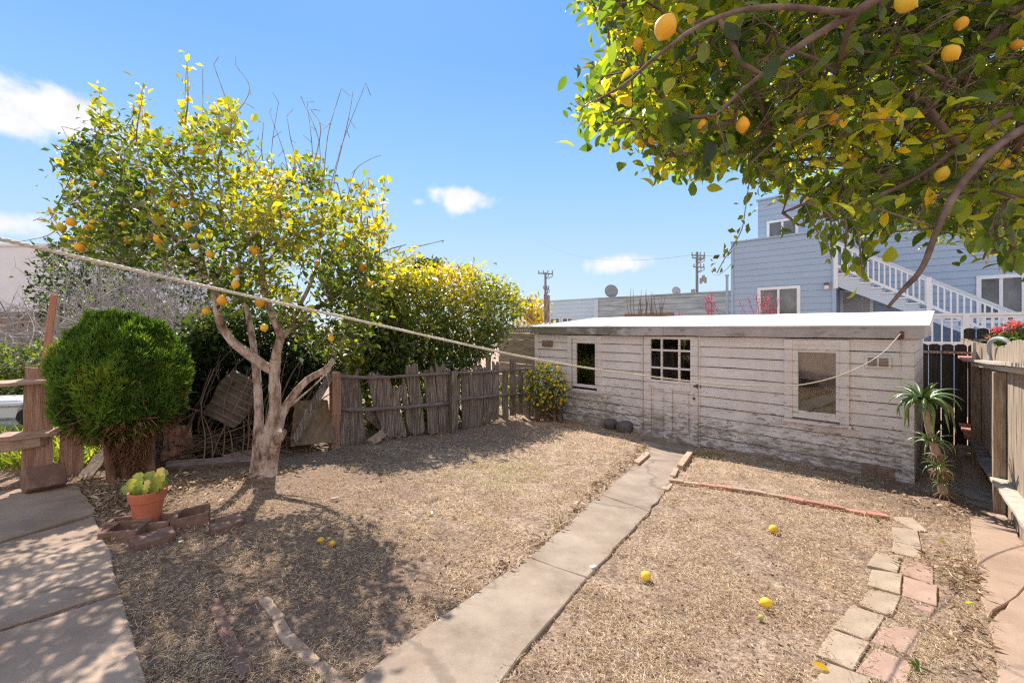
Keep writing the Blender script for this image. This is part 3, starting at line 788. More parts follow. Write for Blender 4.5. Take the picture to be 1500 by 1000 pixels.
        if refl:  # folded mauve sheet added to stand in for a reflection in the pane
            cu = MB(); xs = np.linspace(p0 - .12, p1 + .12, 30); yy = -.09 + .012 * np.sin(xs * 30) + .005 * np.sin(xs * 81)
            V = []
            for t in np.linspace(0, 1, 6):
                V += [(x, y - .02 * t, 1.86 - (1.86 - (1.16 + .20 * (x - p0) / (p1 - p0) + .03 * math.sin(x * 17))) * t) for x, y in zip(xs, yy)]
            cu.add(V, [(j * 30 + i, j * 30 + i + 1, (j + 1) * 30 + i + 1, (j + 1) * 30 + i) for j in range(5) for i in range(29)])
            cu.build('pane_reflection', MAT['pane_reflection'], w, local=True, smooth=True)
    # door: stiles, rails and glazing bars, with two recessed panels below
    d = MB(); x0, x1 = 2.965, 4.065; y0, y1 = -.03, .03; g0, g1 = U(1012), U(954)
    bx(d, x0, g0, y0, y1, -.115, 1.985); bx(d, g1, x1, y0, y1, -.115, 1.985)
    bx(d, g0, g1, y0, y1 - .002, 1.925, 1.985); bx(d, g0, g1, y0, y1 - .002, .945, 1.12); bx(d, g0, g1, y0, y1 - .002, -.115, .06)
    bx(d, U(985), U(974), y0, y1 - .003, .06, .945)
    for a, b in ((997, 994), (971, 968.5)):
        bx(d, U(a), U(b), y0 + .01, y1 - .004, 1.12, 1.925)
    us = [(g0, U(997)), (U(994), U(971)), (U(968.5), g1)]
    for z in ((1.69, 1.727), (1.342, 1.38)):
        for a, b in us: bx(d, a, b, y0 + .01, y1 - .006, z[0], z[1])
    do = d.build('door', MAT['siding'], s, local=True, bevel=.003)
    for a, b in ((g0, U(985)), (U(974), g1)):
        p = MB(); bx(p, a, b, -.035, -.018, .06, .945); bx(p, a + .045, b - .045, -.018, -.004, .11, .895); p.build('panel', MAT['siding'], do, local=True, bevel=.006)
    for a, b in us:
        for z in ((1.727, 1.925), (1.38, 1.69), (1.12, 1.342)):
            p = MB(); bx(p, a, b, -.004, 0, z[0], z[1]); p.build('pane', MAT['glass'], do, local=True)
    la = MB(); bx(la, 2.90, 3.04, .032, .045, 1.045, 1.085); bx(la, 2.955, 2.985, .045, .062, 1.03, 1.10); la.build('latch', MAT['rust'], do, local=True, bevel=.004)
    kn = MB(); lathe(kn, [(0.001, 0), (.022, .004), (.026, .018), (.014, .03), (.001, .034)], (3.03, .03, .83), 12, R=rotx(-math.pi / 2)); kn.build('knob', MAT['rust'], do, local=True, smooth=True)
    for a, b in ((2.925, 2.95), (4.078, 4.105)):
        fr = MB(); bx(fr, a, b, .0, .045, -.13, 2.0); fr.build('door_jamb', MAT['siding'], s, local=True, bevel=.003)
    dk = MB(); bx(dk, 2.9, 4.1, -.075, -.06, -.12, 1.1); dk.build('door_shade_sheet', MAT['darkint'], s, local=True)  # near-black sheet added so gaps round the door look unlit
    # vents
    def vent(a, b, z0, z1, split, louv):
        v = MB(); bx(v, a, b, .03, .052, z0, z1)
        vv = v.build('vent', MAT['siding'] if split and z0 > .5 else MAT['vent'], s, local=True, bevel=.003)
        lo = MB(); parts = [(a + .03, (a + b) / 2 - .012), ((a + b) / 2 + .012, b - .03)] if split else [(a + .012, b - .012)]
        for p, q in parts:
            for k in range(louv):
                z = z0 + .02 + (z1 - z0 - .04) * (k + .5) / louv
                box(lo, ((p + q) / 2, .055, z), (q - p, .010, (z1 - z0 - .04) / louv * .62), rotx(.5))
        lo.build('louvre', MAT['vent'], vv, local=True)
    vent(U(1306), U(1268), 1.575, 1.74, True, 6); vent(U(811), U(796), 1.69, 1.84, False, 4); vent(U(1310), U(1262), -.03, .175, True, 6)
    return s
SHED = build_shed()

def hanging_pulley():
    p = sw(.135, .11, 2.07); t = thing('clothesline_pulley', 'small dark pulley hanging at the right end of the shed fascia', 'pulley', p)
    m = MB(); bx(m, -.012, .012, -.03, .01, -.06, .03); lathe(m, [(.001, -.012), (.035, -.012), (.028, 0), (.035, .012), (.001, .012)], (0, .0, -.05), 14, R=rotx(math.pi / 2) @ rotz(0))
    m.build('wheel', MAT['rust'], t, local=True)
    c = MB(); tube(c, [(0, 0, -.06), (.012, 0, -.16), (-.004, 0, -.27)], .006, 5); lathe(c, [(.001, -.03), (.013, -.02), (.013, .02), (.001, .03)], (-.004, 0, -.29), 8); c.build('cord', MAT['rope'], t, local=True)
hanging_pulley()

def clothesline():
    pts = [at(-160, 318, .88), at(0, 350, 1.10), at(255, 409, 1.35), at(520, 468, 1.72), at(765, 522, 2.15), at(905, 545, 2.6), at(1040, 561, 3.2), at(1110, 565, 3.65), at(1179, 562.5, 4.2), at(1240, 546, 4.9), at(1290, 519, 5.5), sw(.135, .13, 2.075)]
    P = smooth_path(pts, 8); mb = MB(); T = unit(np.gradient(P, axis=0))
    tube(mb, P, .0045, 6)
    L = np.concatenate([[0], np.cumsum(np.linalg.norm(np.diff(P, axis=0), axis=1))]); n = int(L[-1] / .006)
    q = np.linspace(0, L[-1], n); C = np.stack([np.interp(q, L, P[:, i]) for i in range(3)], 1); t = unit(np.gradient(C, axis=0)); s = unit(np.cross(t, [0, 0, 1.0])); u = np.cross(s, t)
    for k in range(3):     # the three strands of the lay
        a = q / .05 * 2 * math.pi + k * 2 * math.pi / 3
        tube(mb, C + (s * np.cos(a)[:, None] + u * np.sin(a)[:, None]) * .0032, .0029, 4, cap=False)
    tag(mb.build('clothesline', MAT['rope'], smooth=True), 'pale cotton clothesline rope sagging across the yard to the shed roof', 'clothesline')
clothesline()
# ================================================================ fences and the yard's timber
def right_fence():
    o = fq(2.0); t = thing('board_fence', 'sun bleached grey board fence with posts and flat rails, right side of the yard', 'fence', o)
    k = -3.3
    while k < 6.35:
        w = .142 + rng.normal(0, .004); b = MB(); a = k + w / 2; top = 1.90 + rng.normal(0, .012) + .02 * max(0, 1 - abs(a + 1) / 4)
        plank(b, fq(a, 0, -.03), fq(a + rng.normal(0, .004), 0, top), w, .02, (*FN, 0), (0, .006), .0025, 8)
        b.build('board', MAT['wood_pale'], t); k += w + .006 + abs(rng.normal(0, .003))
    for kk in (-2.6, 0.03, 2.55, 4.9):
        b = MB(); p0, p1 = fq(kk, .065, -.2), fq(kk, .065, 1.60); plank(b, p0, p1, .115, .10, (*FN, 0), (0, 0), .002, 8, 2)
        b.build('post', MAT['wood_pale'] if kk < 3 else MAT['wood_pinkp'], t, bevel=.004)
    def rail(k0, k1, z, inw, w, th, m):
        b = MB(); plank(b, fq(k0, inw, z), fq(k1, inw, z), w, th, (0, 0, 1), (.004, .004), .004, 12); return b.build('rail', MAT[m], t, bevel=.003)
    rail(-3.3, 2.7, 1.635, .085, .15, .034, 'wood_rail'); rail(2.72, 6.0, 1.625, .095, .17, .036, 'wood_pinkp')
    rail(-3.3, 2.5, 1.585, .062, .115, .05, 'wood_rail')
    rail(-3.3, -.03, .40, .075, .135, .036, 'wood_rail'); rail(.09, 2.49, .40, .075, .13, .036, 'wood_greyh'); rail(2.61, 5.4, .42, .09, .16, .036, 'wood_pinkp')
    lp = MB(); plank(lp, fq(2.45, .09, 1.62), fq(2.45, .09, 1.93), .13, .035, (*FN, 0), (0, .004), .002, 4); lp.build('batten', MAT['wood_rail'], t)
right_fence()

def conduit():
    P = smooth_path([fq(1.0, .03, 1.66), fq(.95, .05, 1.72), fq(.98, .06, 1.85), fq(.80, .06, 1.98), fq(.55, .0, 2.01), fq(.45, -.08, 1.93)], 6)
    m = MB(); tube(m, P, .024, 8); tag(m.build('hose', MAT['hose'], smooth=True), 'grey bent hose arching over the top of the bleached board fence', 'hose')
conduit()

def dark_fence(name, label, p0, p1, top, rail_z, w=.158):
    p0, p1 = A(p0), A(p1); L = np.linalg.norm(p1 - p0); d = (p1 - p0) / L; n = A([-S2, -S2])
    t = thing('dark_fence', label, 'fence', (*((p0 + p1) / 2), 0)); k = 0
    while k + w < L:
        c = p0 + d * (k + w / 2); b = MB(); prof = []
        for a in np.linspace(0, math.pi, 9): prof.append((math.cos(a) * w / 2, top - .035 + .05 * math.sin(a) + rng.normal(0, .002)))
        prof = [(w / 2, -.1)] + prof + [(-w / 2, -.1)]
        V = [(c[0] + d[0] * x + n[0] * s, c[1] + d[1] * x + n[1] * s, z) for s in (.011, -.011) for x, z in prof]; q = len(prof)
        b.add(V, [tuple(range(q)), tuple(range(2 * q - 1, q - 1, -1))] + [(i, q + i, q + (i + 1) % q, (i + 1) % q) for i in range(q)])
        b.build('board', MAT['wood_black'], t); k += w + .012
    b = MB(); z = rail_z; plank(b, (*(p0 + n * .035), z), (*(p1 + n * .035), z), .04, .045, (0, 0, 1), jit=.002); b.build('rail', MAT['wood_grey'], t)
    b = MB(); plank(b, (*(p0 + n * .035), .4), (*(p1 + n * .035), .4), .04, .07, (0, 0, 1), jit=.002); b.build('rail', MAT['wood_black'], t)
dark_fence('dark_fence', 'almost black scalloped fence closing the alley beside the shed', (6.9, 9.2), (8.62, 7.48), 1.84, 1.70)
dark_fence('dark_fence', 'taller dark scalloped fence rising behind the bleached fence, below the deck railing', (9.25, 8.95), (12.6, 5.6), 2.13, 1.9, .17)

# --- the broken picket fence along the left side
def LF(px, off=0.0):     # fence line, piecewise through the surveyed posts
    pts = A([[-2.67, 6.49], [-1.13, 8.06], [.33, 10.35], [.62, 10.95]])
    s = (px - CX) / F
    for i in range(len(pts) - 1):
        a, b = pts[i], pts[i + 1]
        den = (b[0] - a[0]) - s * (b[1] - a[1]); k = (s * a[1] - a[0]) / den
        if (k >= 0 or i == 0) and (k <= 1 or i == len(pts) - 2):
            p = a + (b - a) * k; n = unit(A([b[1] - a[1], -(b[0] - a[0])])); p = p + n * off; return p, n
def zpx(p, py): return CZ + (HY - py) / F * p[1]

def picket_fence():
    o, _ = LF(640); t = thing('picket_fence', 'broken grey picket fence of split boards sagging between posts, left of the shed', 'fence', (*o, float(gz(*o))))
    def pk(xt, xb, yt, yb, w, off=.0, m='wood_grey', rag=(.045, .05)):
        pb, n = LF(xb, off); pt, _ = LF(xt, off)
        b = MB(); plank(b, (pb[0], pb[1], zpx(pb, yb)), (pt[0], pt[1], zpx(pt, yt)), w * 1.50, .024, (*n, 0), rag, .006, 8, 4, rng.normal(0, .02)); b.build('picket', MAT[m], t)
    S = [(495, 506, 552, 658, .10), (512, 526, 545, 655, .17), (545, 572, 548, 642, .15), (560, 590, 550, 640, .14), (583, 573, 565, 640, .12), (602, 614, 535, 634, .16), (628, 634, 538, 634, .15),
         (644, 650, 534, 636, .14), (655, 657, 545, 636, .09), (680, 682, 541, 630, .14), (697, 699, 536, 626, .15), (712, 713, 537, 620, .13), (727, 727, 529, 614, .15), (739, 739, 545, 611, .14), (751, 751, 528, 610, .15), (763, 763, 545, 608, .12), (690, 690, 548, 628, .12), (704, 705, 541, 622, .13), (719, 720, 546, 616, .12), (672, 668, 556, 632, .06), (590, 604, 560, 632, .07)]
    for q in S: pk(*q, off=rng.normal(.0, .012))
    for px, yb, yt, w in ((487, 657, 546, .13), (660, 635, 543, .115), (770, 612, 542, .11)):
        p, n = LF(px, .07); b = MB(); plank(b, (p[0], p[1], zpx(p, yb) - .15), (p[0], p[1], zpx(p, yt)), w, w * .9, (*n, 0), (0, .012), .004, 8, 2)
        b.build('post', MAT['wood_grey'] if px > 500 else MAT['wood_red'], t, bevel=.006)
    def rail(pts, w=.07):
        P = []
        for px, py in pts:
            p, n = LF(px, .05); P.append((p[0], p[1], zpx(p, py)))
        P = smooth_path(P, 4); b = MB(); tube(b, P, w / 2, 7, lump=.12); b.build('rail', MAT['wood_greyh'], t, smooth=True)
    rail([(484, 597), (520, 600), (580, 597), (655, 590)]); rail([(484, 550), (540, 553), (600, 550), (662, 546)], .055)
    rail([(662, 585), (700, 582), (735, 578), (774, 576)]); rail([(662, 546), (700, 545), (774, 540)], .05)
picket_fence()

def fallen_boards():
    for xa, ya, xb, yb, w, off, lab in ((541, 604, 578, 636, .16, -.12, 'broken board tipped sideways in the gap of the picket fence'), (537, 648, 556, 632, .13, .14, 'pale splintered board end lying at the foot of the broken fence')):
        p, n = LF(xa, off); q, _ = LF(xb, off); b = MB()
        plank(b, (p[0], p[1], zpx(p, ya)), (q[0], q[1], zpx(q, yb)), w, .03, (*n, .3), (.03, .03), .006, 6, 4)
        tag(b.build('broken_board', MAT['wood_grey' if off < 0 else 'wood_pale'], None), lab, 'board')
fallen_boards()

def wide_fence():      # thick redwood boards and rails at the far left
    c = gp(55, 705); t = thing('plank_fence', 'rough redwood fence of wide boards and split rails at the left edge', 'fence', c)
    n = unit(A([.70, -.71, 0]))
    def LW(px, off=0):
        a = A([-4.93, 4.54]); d = unit(A([2.26, 1.95])); s = (px - CX) / F
        k = (s * a[1] - a[0]) / (d[0] - s * d[1]); p = a + d * k; return p + A([d[1], -d[0]]) * off
    for xt, xb, yt, yb, w, m in ((57, 52, 538, 712, .23, 'wood_red'), (102, 104, 600, 708, .19, 'wood_red'), (262, 258, 622, 662, .30, 'wood_red')):
        pb, pt = LW(xb), LW(xt); b = MB(); plank(b, (*pb, zpx(pb, yb) - .08), (*pt, zpx(pt, yt)), w, .06, n, (0, .015), .006, 10, 5, w1=w * .86); b.build('board', MAT[m], t)
    def rail(pts, w, th, off):
        P = []
        for px, py in pts:
            p = LW(px, off); P.append(A([*p, zpx(p, py)]))
        b = MB(); plank(b, P[0], P[1], w, th, (0.1, -.1, 1), (.01, .02), .006, 8, 3); b.build('rail', MAT['wood_redh'], t)
    rail([(-160, 575), (66, 557)], .14, .035, .06); rail([(-160, 655), (88, 632)], .15, .04, .06); rail([(-130, 668), (60, 641)], .16, .13, .02)
wide_fence()

def pole():
    p = at(67, 530, 5.0); q = at(80, 432, 5.15); b = MB(); g = p + (p - q) * 1.9
    plank(b, g, q, .062, .05, (.5, -.8, 0), (0, .004), .002, 6, 2); tag(b.build('stake', MAT['redpole'], bevel=.004), 'tall red brown wooden stake leaning beside the round bush', 'stake')
pole()

def block_left():
    c = gp(66, 722); n = unit(A([.35, -.94, 0])); b = MB()
    p0 = A([*gp(34, 726)[:2], 0]); p1 = A([*gp(93, 715)[:2], 0]); p0[2] = gz(p0[0], p0[1]) + .13; p1[2] = gz(p1[0], p1[1]) + .125
    plank(b, p0, p1, .22, .15, unit(A([.3, -.8, .5])), (.002, .002), .002, 8, 4)
    tag(b.build('brown_block', MAT['brownblock'], bevel=.008), 'ribbed dark brown block leaning on the wide redwood board', 'block')
block_left()

def back_wall():       # mossy boards between the citrus and the shed
    t = thing('plank_wall', 'mossy weathered plank wall between the citrus shrub and the shed', 'wall', sw(7.8, -.35, 0))
    z = 0.0; i = 0
    while z < 2.02:
        h = .16 + rng.normal(0, .01); b = MB(); plank(b, sw(7.08, -.35, z + h / 2), sw(8.75, -.35, z + h / 2 + rng.normal(0, .01)), h, .025, (-S2, -S2, 0), (.0, .02), .004, 8, 3)
        b.build('board', MAT['wood_mossy'], t); z += h + .004
    # corrugated strip over the top
    f = MB(); xs = np.linspace(6.95, 8.35, 60); V = []
    for s, zz in ((-.30, 2.06), (-.55, 2.24)):
        V += [sw(x, s, zz + .018 * math.sin(x * 75) + .04 * (x < 7.3)) for x in xs]
    f.add(V, [(i, i + 1, 61 + i, 60 + i) for i in range(59)]); f.build('corrugated_cap', MAT['fibreglass'], t)
back_wall()

def trellis():
    t = thing('garden_frame', 'old grey post and beam frame half grown over by the citrus shrub', 'frame', at(800, 620, 13.2))
    a = at(801, 431, 13.2); b = MB(); plank(b, (a[0], a[1], 0), a, .17, .14, (0, -1, 0), (0, .03), .006, 8, 3); b.build('post', MAT['wood_grey'], t)
    a = at(715, 419, 11.4); b = MB(); plank(b, (a[0], a[1], 0), a, .13, .12, (0, -1, 0), (0, .02), .004, 8, 3); b.build('post', MAT['wood_grey'], t)
    b = MB(); plank(b, at(700, 446, 11.6), at(777, 441, 12.2), .10, .09, (0, -1, 0), (.01, .01), .003, 6, 2); b.build('beam', MAT['wood_grey'], t)
    b = MB(); plank(b, at(752, 444, 12.0), at(783, 470, 12.3), .07, .06, (0, -1, 0), (.01, .01), .003, 6, 2); b.build('brace', MAT['wood_grey'], t)
trellis()

def leaning_sheets():
    # corrugated iron leaning in the ivy
    c = at(343, 583, 5.40); R = rotz(.62) @ rotx(-.35) @ roty(.62); m = MB(); nx = 64; V = []
    for s in (-.5, .5):
        for th in (0, .004):
            V += [R @ A([x, th + .020 * math.sin(x * 2 * math.pi / .085), s * .42 + .03 * math.sin(x * 9 + s)]) + c for x in np.linspace(-.31, .31, nx)]
    R2 = R
    f = []
    for i in range(nx - 1):
        f += [(i, i + 1, 2 * nx + i + 1, 2 * nx + i), (nx + i + 1, nx + i, 3 * nx + i, 3 * nx + i + 1), (i + 1, i, nx + i, nx + i + 1), (2 * nx + i, 2 * nx + i + 1, 3 * nx + i + 1, 3 * nx + i)]
    f += [(0, nx, 3 * nx, 2 * nx), (nx - 1, 3 * nx - 1, 4 * nx - 1, 2 * nx - 1)]
    m2 = MB(); V = (A(V) - c) @ R @ rotx(0); V = V @ roty(math.pi / 2).T @ R.T + c; m2.add(V, f)
    tag(m2.build('corrugated_sheet', MAT['corr'], smooth=True), 'tilted sheet of rusty corrugated iron leaning among the ivy stems', 'metal sheet')
    b = MB(); p, n = LF(451, .22); q, _ = LF(458, -.05)
    plank(b, (p[0], p[1], zpx(p, 650)), (q[0], q[1], zpx(q, 588)), .62, .02, (*n, .2), (.01, .03), .008, 6, 6, w1=.46)
    tag(b.build('plywood_sheet', MAT['plywood']), 'warped tan plywood panel propped behind the tree beside the picket fence', 'panel')
    p, n = LF(428, -.45); q, _ = LF(505, -.5); b = MB(); plank(b, (p[0], p[1], zpx(p, 520)), (q[0], q[1], zpx(q, 540)), .35, .03, (*n, 0), (.03, .03), .01, 6, 4)
    b = MB(); p, _ = LF(418, .28); q, _ = LF(478, .12); plank(b, (p[0], p[1], zpx(p, 645)), (q[0], q[1], zpx(q, 552)), .10, .05, (*n, 0), (.02, .02), .005, 6, 2)
    tag(b.build('leaning_board', MAT['wood_grey']), 'narrow dark board leaning diagonally across the plywood panel', 'board')
    b = MB(); p, q = gp(124, 702), gp(166, 655); p = p + A([0, 0, .02]); q = at(163, 648, p[1] + .35); plank(b, p, q, .12, .03, (.3, -.9, .3), (.02, .03), .006, 6, 3)
    tag(b.build('leaning_board', MAT['wood_pale']), 'grey splintered board leaning beside the round bush trunk', 'board')
    b = MB(); plank(b, gp(246, 690) + A([0, 0, .05]), gp(372, 682) + A([0, 0, .06]), .10, .09, (.2, -.4, .9), (.02, .02), .006, 10, 3)
    tag(b.build('edging_timber', MAT['wood_greyh']), 'weathered timber lying on the earth between the bush and the tree', 'timber')
    b = MB(); plank(b, gp(318, 684) + A([0, .15, .05]), gp(368, 678) + A([0, .15, .06]), .12, .10, (.2, -.4, .9), (.02, .02), .008, 8, 3)
    tag(b.build('edging_stone', MAT['redpaver'], bevel=.015), 'reddish edging stone against the foot of the tree', 'stone')
leaning_sheets()
# ================================================================ buildings and street beyond the yard
def frame_at(o):       # local frame whose x runs along the shed wall (leftwards) and y faces the yard
    o = A(o); return lambda x, y, z: A([o[0] - S2 * x - S2 * y, o[1] + S2 * x - S2 * y, z])

def window_in(parent, x0, x1, z0, z1, y, mull=1, depth=.06, tr=.11, glass='darkglass', blind=None):
    f = MB(); bx(f, x0 - tr, x0, y - .02, y + depth, z0 - tr, z1 + tr); bx(f, x1, x1 + tr, y - .02, y + depth, z0 - tr, z1 + tr)
    bx(f, x0, x1, y - .02, y + depth - .003, z1, z1 + tr); bx(f, x0, x1, y - .02, y + depth - .003, z0 - tr, z0)
    for k in range(mull):
        xm = x0 + (x1 - x0) * (k + 1) / (mull + 1); bx(f, xm - .04, xm + .04, y - .02, y + .035, z0, z1)
    w = f.build('window', MAT['white'], parent, local=True)
    xs = np.linspace(x0, x1, mull + 2)
    for a, b in zip(xs[:-1], xs[1:]):
        p = MB(); bx(p, a + (.04 if a > x0 else 0), b - (.04 if b < x1 else 0), y - .005, y + .012, z0, z1); p.build('pane', MAT[glass], w, local=True)
    return w

def dg():
    t = NT('dark_reflective_glass'); c = t.ramp(t.noise(1.6, 4, .6, t.mapped((1, 1, .5))), [(.35, (.05, .055, .06)), (.6, (.16, .175, .18)), (.75, (.34, .36, .37))])
    t.bsdf(c, .08, None, .7); return t.m
MAT['darkglass'] = dg()

def blue_house():
    O = (9.05, 17.95, 0); h = thing('house', 'two storey blue grey house with lap siding and white trim behind the shed', 'house', O, math.radians(135))
    m = MB(); wl = (-2.28, -1.06, 1.95, 3.62)
    lap_wall(m, -3.42, 0, 0, 5.62, .235, [wl], y=0, out=.024)
    bx(m, -.03, .0, -9, -.055, 0, 5.6); bx(m, -3.42, -3.36, -1.18, -.055, 0, 5.6)
    m.build('wall', MAT['bluesiding'], h, local=True)
    m = MB(); uw = (-1.98, -1.06, 5.85, 6.45); rw = (-7.85, -7.02, 2.4, 3.68); dw = (-4.28, -3.50, 1.6, 3.45)
    lap_wall(m, -13.5, -.62, 0, 7.45, .235, [uw, rw, dw], y=-1.2, out=.024); bx(m, -.65, -.62, -9, -1.26, 5.62, 7.45)
    m.build('upper_wall', MAT['bluesiding'], h, local=True)
    m = MB(); bx(m, -3.47, .05, -1.2, .07, 5.625, 5.68); m.build('roof_edge', MAT['bluesiding'], h, local=True)
    m = MB(); bx(m, -13.5, -.56, -9, -1.12, 7.455, 7.52); m.build('roof', MAT['bluesiding'], h, local=True)
    for x0, x1, z0, z1 in ((-3.47, -3.36, 0, 5.62), (-.06, .035, 0, 5.62)):
        m = MB(); bx(m, x0, x1, -.04, .06, z0, z1 - .003); m.build('corner_board', MAT['bluesiding'], h, local=True)
    m = MB(); bx(m, -3.72, -3.62, -1.2, -1.13, 4.2, 7.45); m.build('corner_board', MAT['white'], h, local=True)
    window_in(h, *wl[:2], *wl[2:], 0, 1); window_in(h, *uw, -1.2, 1, tr=.10); window_in(h, *rw, -1.2, 1)
    m = MB(); bx(m, dw[0] - .1, dw[0], -1.2, -1.13, 1.6, 3.55); bx(m, dw[1], dw[1] + .1, -1.2, -1.13, 1.6, 3.55); bx(m, dw[0], dw[1], -1.2, -1.133, 3.45, 3.55)
    d = m.build('door_frame', MAT['white'], h, local=True)
    m = MB(); bx(m, dw[0], dw[1], -1.23, -1.19, 1.6, 3.45); m.build('screen_door', MAT['screen'], d, local=True)
    m = MB(); lathe(m, [(.001, .07), (.05, .06), (.075, .0), (.07, -.09), (.001, -.1)], (-3.2, .12, 3.62), 12); l = m.build('wall_lamp', MAT['lamp'], h, local=True, smooth=True)
    m = MB(); lathe(m, [(.001, .0), (.09, -.0), (.06, .07), (.001, .08)], (-3.2, .12, 3.685), 12); bx(m, -3.23, -3.17, .03, .12, 3.7, 3.76); m.build('lamp_cap', MAT['rust'], l, local=True)
    # outside staircase running down to the deck
    st = thing('staircase', 'white outdoor staircase slanting down the blue house to its deck', 'staircase', (*frame_at(O)(-3.5, 0, 0)[:2], 1.6), math.radians(135))
    X0, ZT, N, RI, GO = -.02, 2.62, 14, .187, .298     # local: x from the head, z above the deck
    sg = MB(); V = [(X0, ZT)]
    for i in range(N):
        V += [(X0 - GO * (i + 1) + (GO if i < 0 else 0), ZT - RI * i), (X0 - GO * (i + 1), ZT - RI * (i + 1))]
    low = [(X0 - GO * N, 0), (X0 - GO * N + .35, 0), (X0, ZT - .62)]
    poly = V + [p for p in low if p != V[-1]]
    # step-shaped side boards, front and back
    for y in (.0, -1.06):
        q = len(poly); b = MB()
        for i in range(N):
            xa, xb = X0 - GO * i, X0 - GO * (i + 1); zt = ZT - RI * (i + 1); s = (ZT - .62) / (GO * N - .35)
            za, zb = max(0, ZT - .62 - s * (X0 - xa)), max(0, ZT - .62 - s * (X0 - xb))
            b.add([(xa, y, za), (xb, y, zb), (xb, y, zt), (xa, y, zt), (xa, y - .05, za), (xb, y - .05, zb), (xb, y - .05, zt), (xa, y - .05, zt)], [(0, 3, 2, 1), (4, 5, 6, 7), (0, 1, 5, 4), (3, 7, 6, 2)] + ([(0, 4, 7, 3)] if i == 0 else []) + [(1, 2, 6, 5)])
        b.build('stringer', MAT['bluelight'], st, local=True)
    for i in range(N):
        b = MB(); xa, xb = X0 - GO * i, X0 - GO * (i + 1); z = ZT - RI * (i + 1)
        bx(b, xb - .03, xa, -1.10, .04, z + .002, z + .042); bx(b, xb - .0, xb + .02, -1.0, -.055, z - RI + .045, z); b.build('step', MAT['white'], st, local=True)
    b = MB(); bx(b, -.05, 1.2, -1.1, .0, ZT - .04, ZT + .02); b.build('landing', MAT['bluelight'], st, local=True)
    sl = RI / GO
    def rail(z, w, h, nm, m, xa=.03, xb=None):
        b = MB(); xb = X0 - GO * N if xb is None else xb
        plank(b, (xa, .01, ZT + z - sl * (0 - xa)), (xb, .01, ZT + z - sl * (0 - xb)), w, h, (0, 0, 1), rows=2, cols=1); b.build(nm, MAT[m], st, local=True)
    rail(.96, .11, .06, 'handrail', 'bluelight'); rail(.89, .05, .09, 'rail', 'white'); rail(.12, .05, .09, 'rail', 'white')
    x = -.14; i = 0
    while x > X0 - GO * N + .05:
        z = ZT + sl * x; b = MB(); bx(b, x - .022, x + .022, -.012, .032, z + .15, z + .86); b.build('baluster', MAT['white'], st, local=True); x -= .142
    for x in (.04, -2.35, X0 - GO * N - .02):
        z = max(ZT + sl * x, 0); b = MB(); bx(b, x - .06, x + .06, -.05, .075, z - (.7 if x > -3 else 0), z + 1.0); b.build('post', MAT['white'], st, local=True)
MAT['bluelight'] = simple('light_blue_paint', [(.3, (.50, .57, .65)), (.7, (.56, .63, .70))], 1.5, .6, 0)
blue_house()

def deck():
    O = (13.0, 12.0, 0); d = thing('deck', 'raised house deck with white baluster railing, right of the shed roof', 'deck', O, math.radians(135))
    m = MB(); bx(m, -4.2, 1.9, -2.6, .02, 1.50, 1.60); m.build('deck_floor', MAT['bluelight'], d, local=True)
    for z0, z1, n in ((2.50, 2.56, 'handrail'), (2.42, 2.497, 'rail'), (1.66, 1.75, 'rail')):
        m = MB(); w = .07 if n == 'handrail' else .025; bx(m, -4.2, 1.9, -w, w, z0, z1); m.build(n, MAT['white'], d, local=True)
    x = 1.85
    while x > -4.2:
        m = MB(); bx(m, x - .02, x + .02, -.019, .019, 1.75, 2.42); m.build('baluster', MAT['white'], d, local=True); x -= .20
    for x in (1.9, .36, -1.7, -3.9):
        m = MB(); bx(m, x - .065, x + .065, -.078, .074, 0, 2.50); m.build('post', MAT['white'], d, local=True)
    # dark skirt of boards under the deck
    m = MB(); lap_wall(m, -4.2, 1.9, 0, 1.5, .2, (), y=-.2, out=.02); m.build('skirt', MAT['bluesiding'], d, local=True)
deck()

def grey_building():
    f0 = (6.0, 30.0, 0); b = thing('workshop', 'low weathered grey board building with a flat top beyond the shed', 'building', f0, math.radians(135))
    m = MB(); lap_wall(m, -13, .2, 0, 4.12, .33, (), out=.05, jit=.01, seg=2.5); bx(m, .14, .2, -8, -.055, 0, 4.1); m.build('wall', MAT['greyboards'], b, local=True)
    m = MB(); bx(m, -13, .3, -8, .09, 4.125, 4.20); m.build('roof', MAT['greyboards'], b, local=True)
    m = MB(); bx(m, .06, .34, -.02, .10, 0, 4.12); m.build('corner_board', MAT['bluelight'], b, local=True)
    m = MB(); bx(m, -5.3, -2.0, .05, .09, 2.85, 3.05); m.build('header_board', MAT['thujabark'], b, local=True)
    f1 = (2.95, 34.0, 0); b = thing('pale_house', 'pale blue flat topped house beyond the shed, left of the grey board building', 'house', f1, math.radians(135))
    m = MB(); lap_wall(m, -6, 1.2, 0, 4.2, .3, (), out=.03); m.build('wall', MAT['paleblue'], b, local=True)
    m = MB(); bx(m, -6, 1.3, -7, .08, 4.205, 4.27); m.build('roof', MAT['paleblue'], b, local=True)
    for x in (-.55, -1.75):
        window_in(b, x - .42, x + .42, 2.1, 2.85, .03, 1, tr=.06)
grey_building()

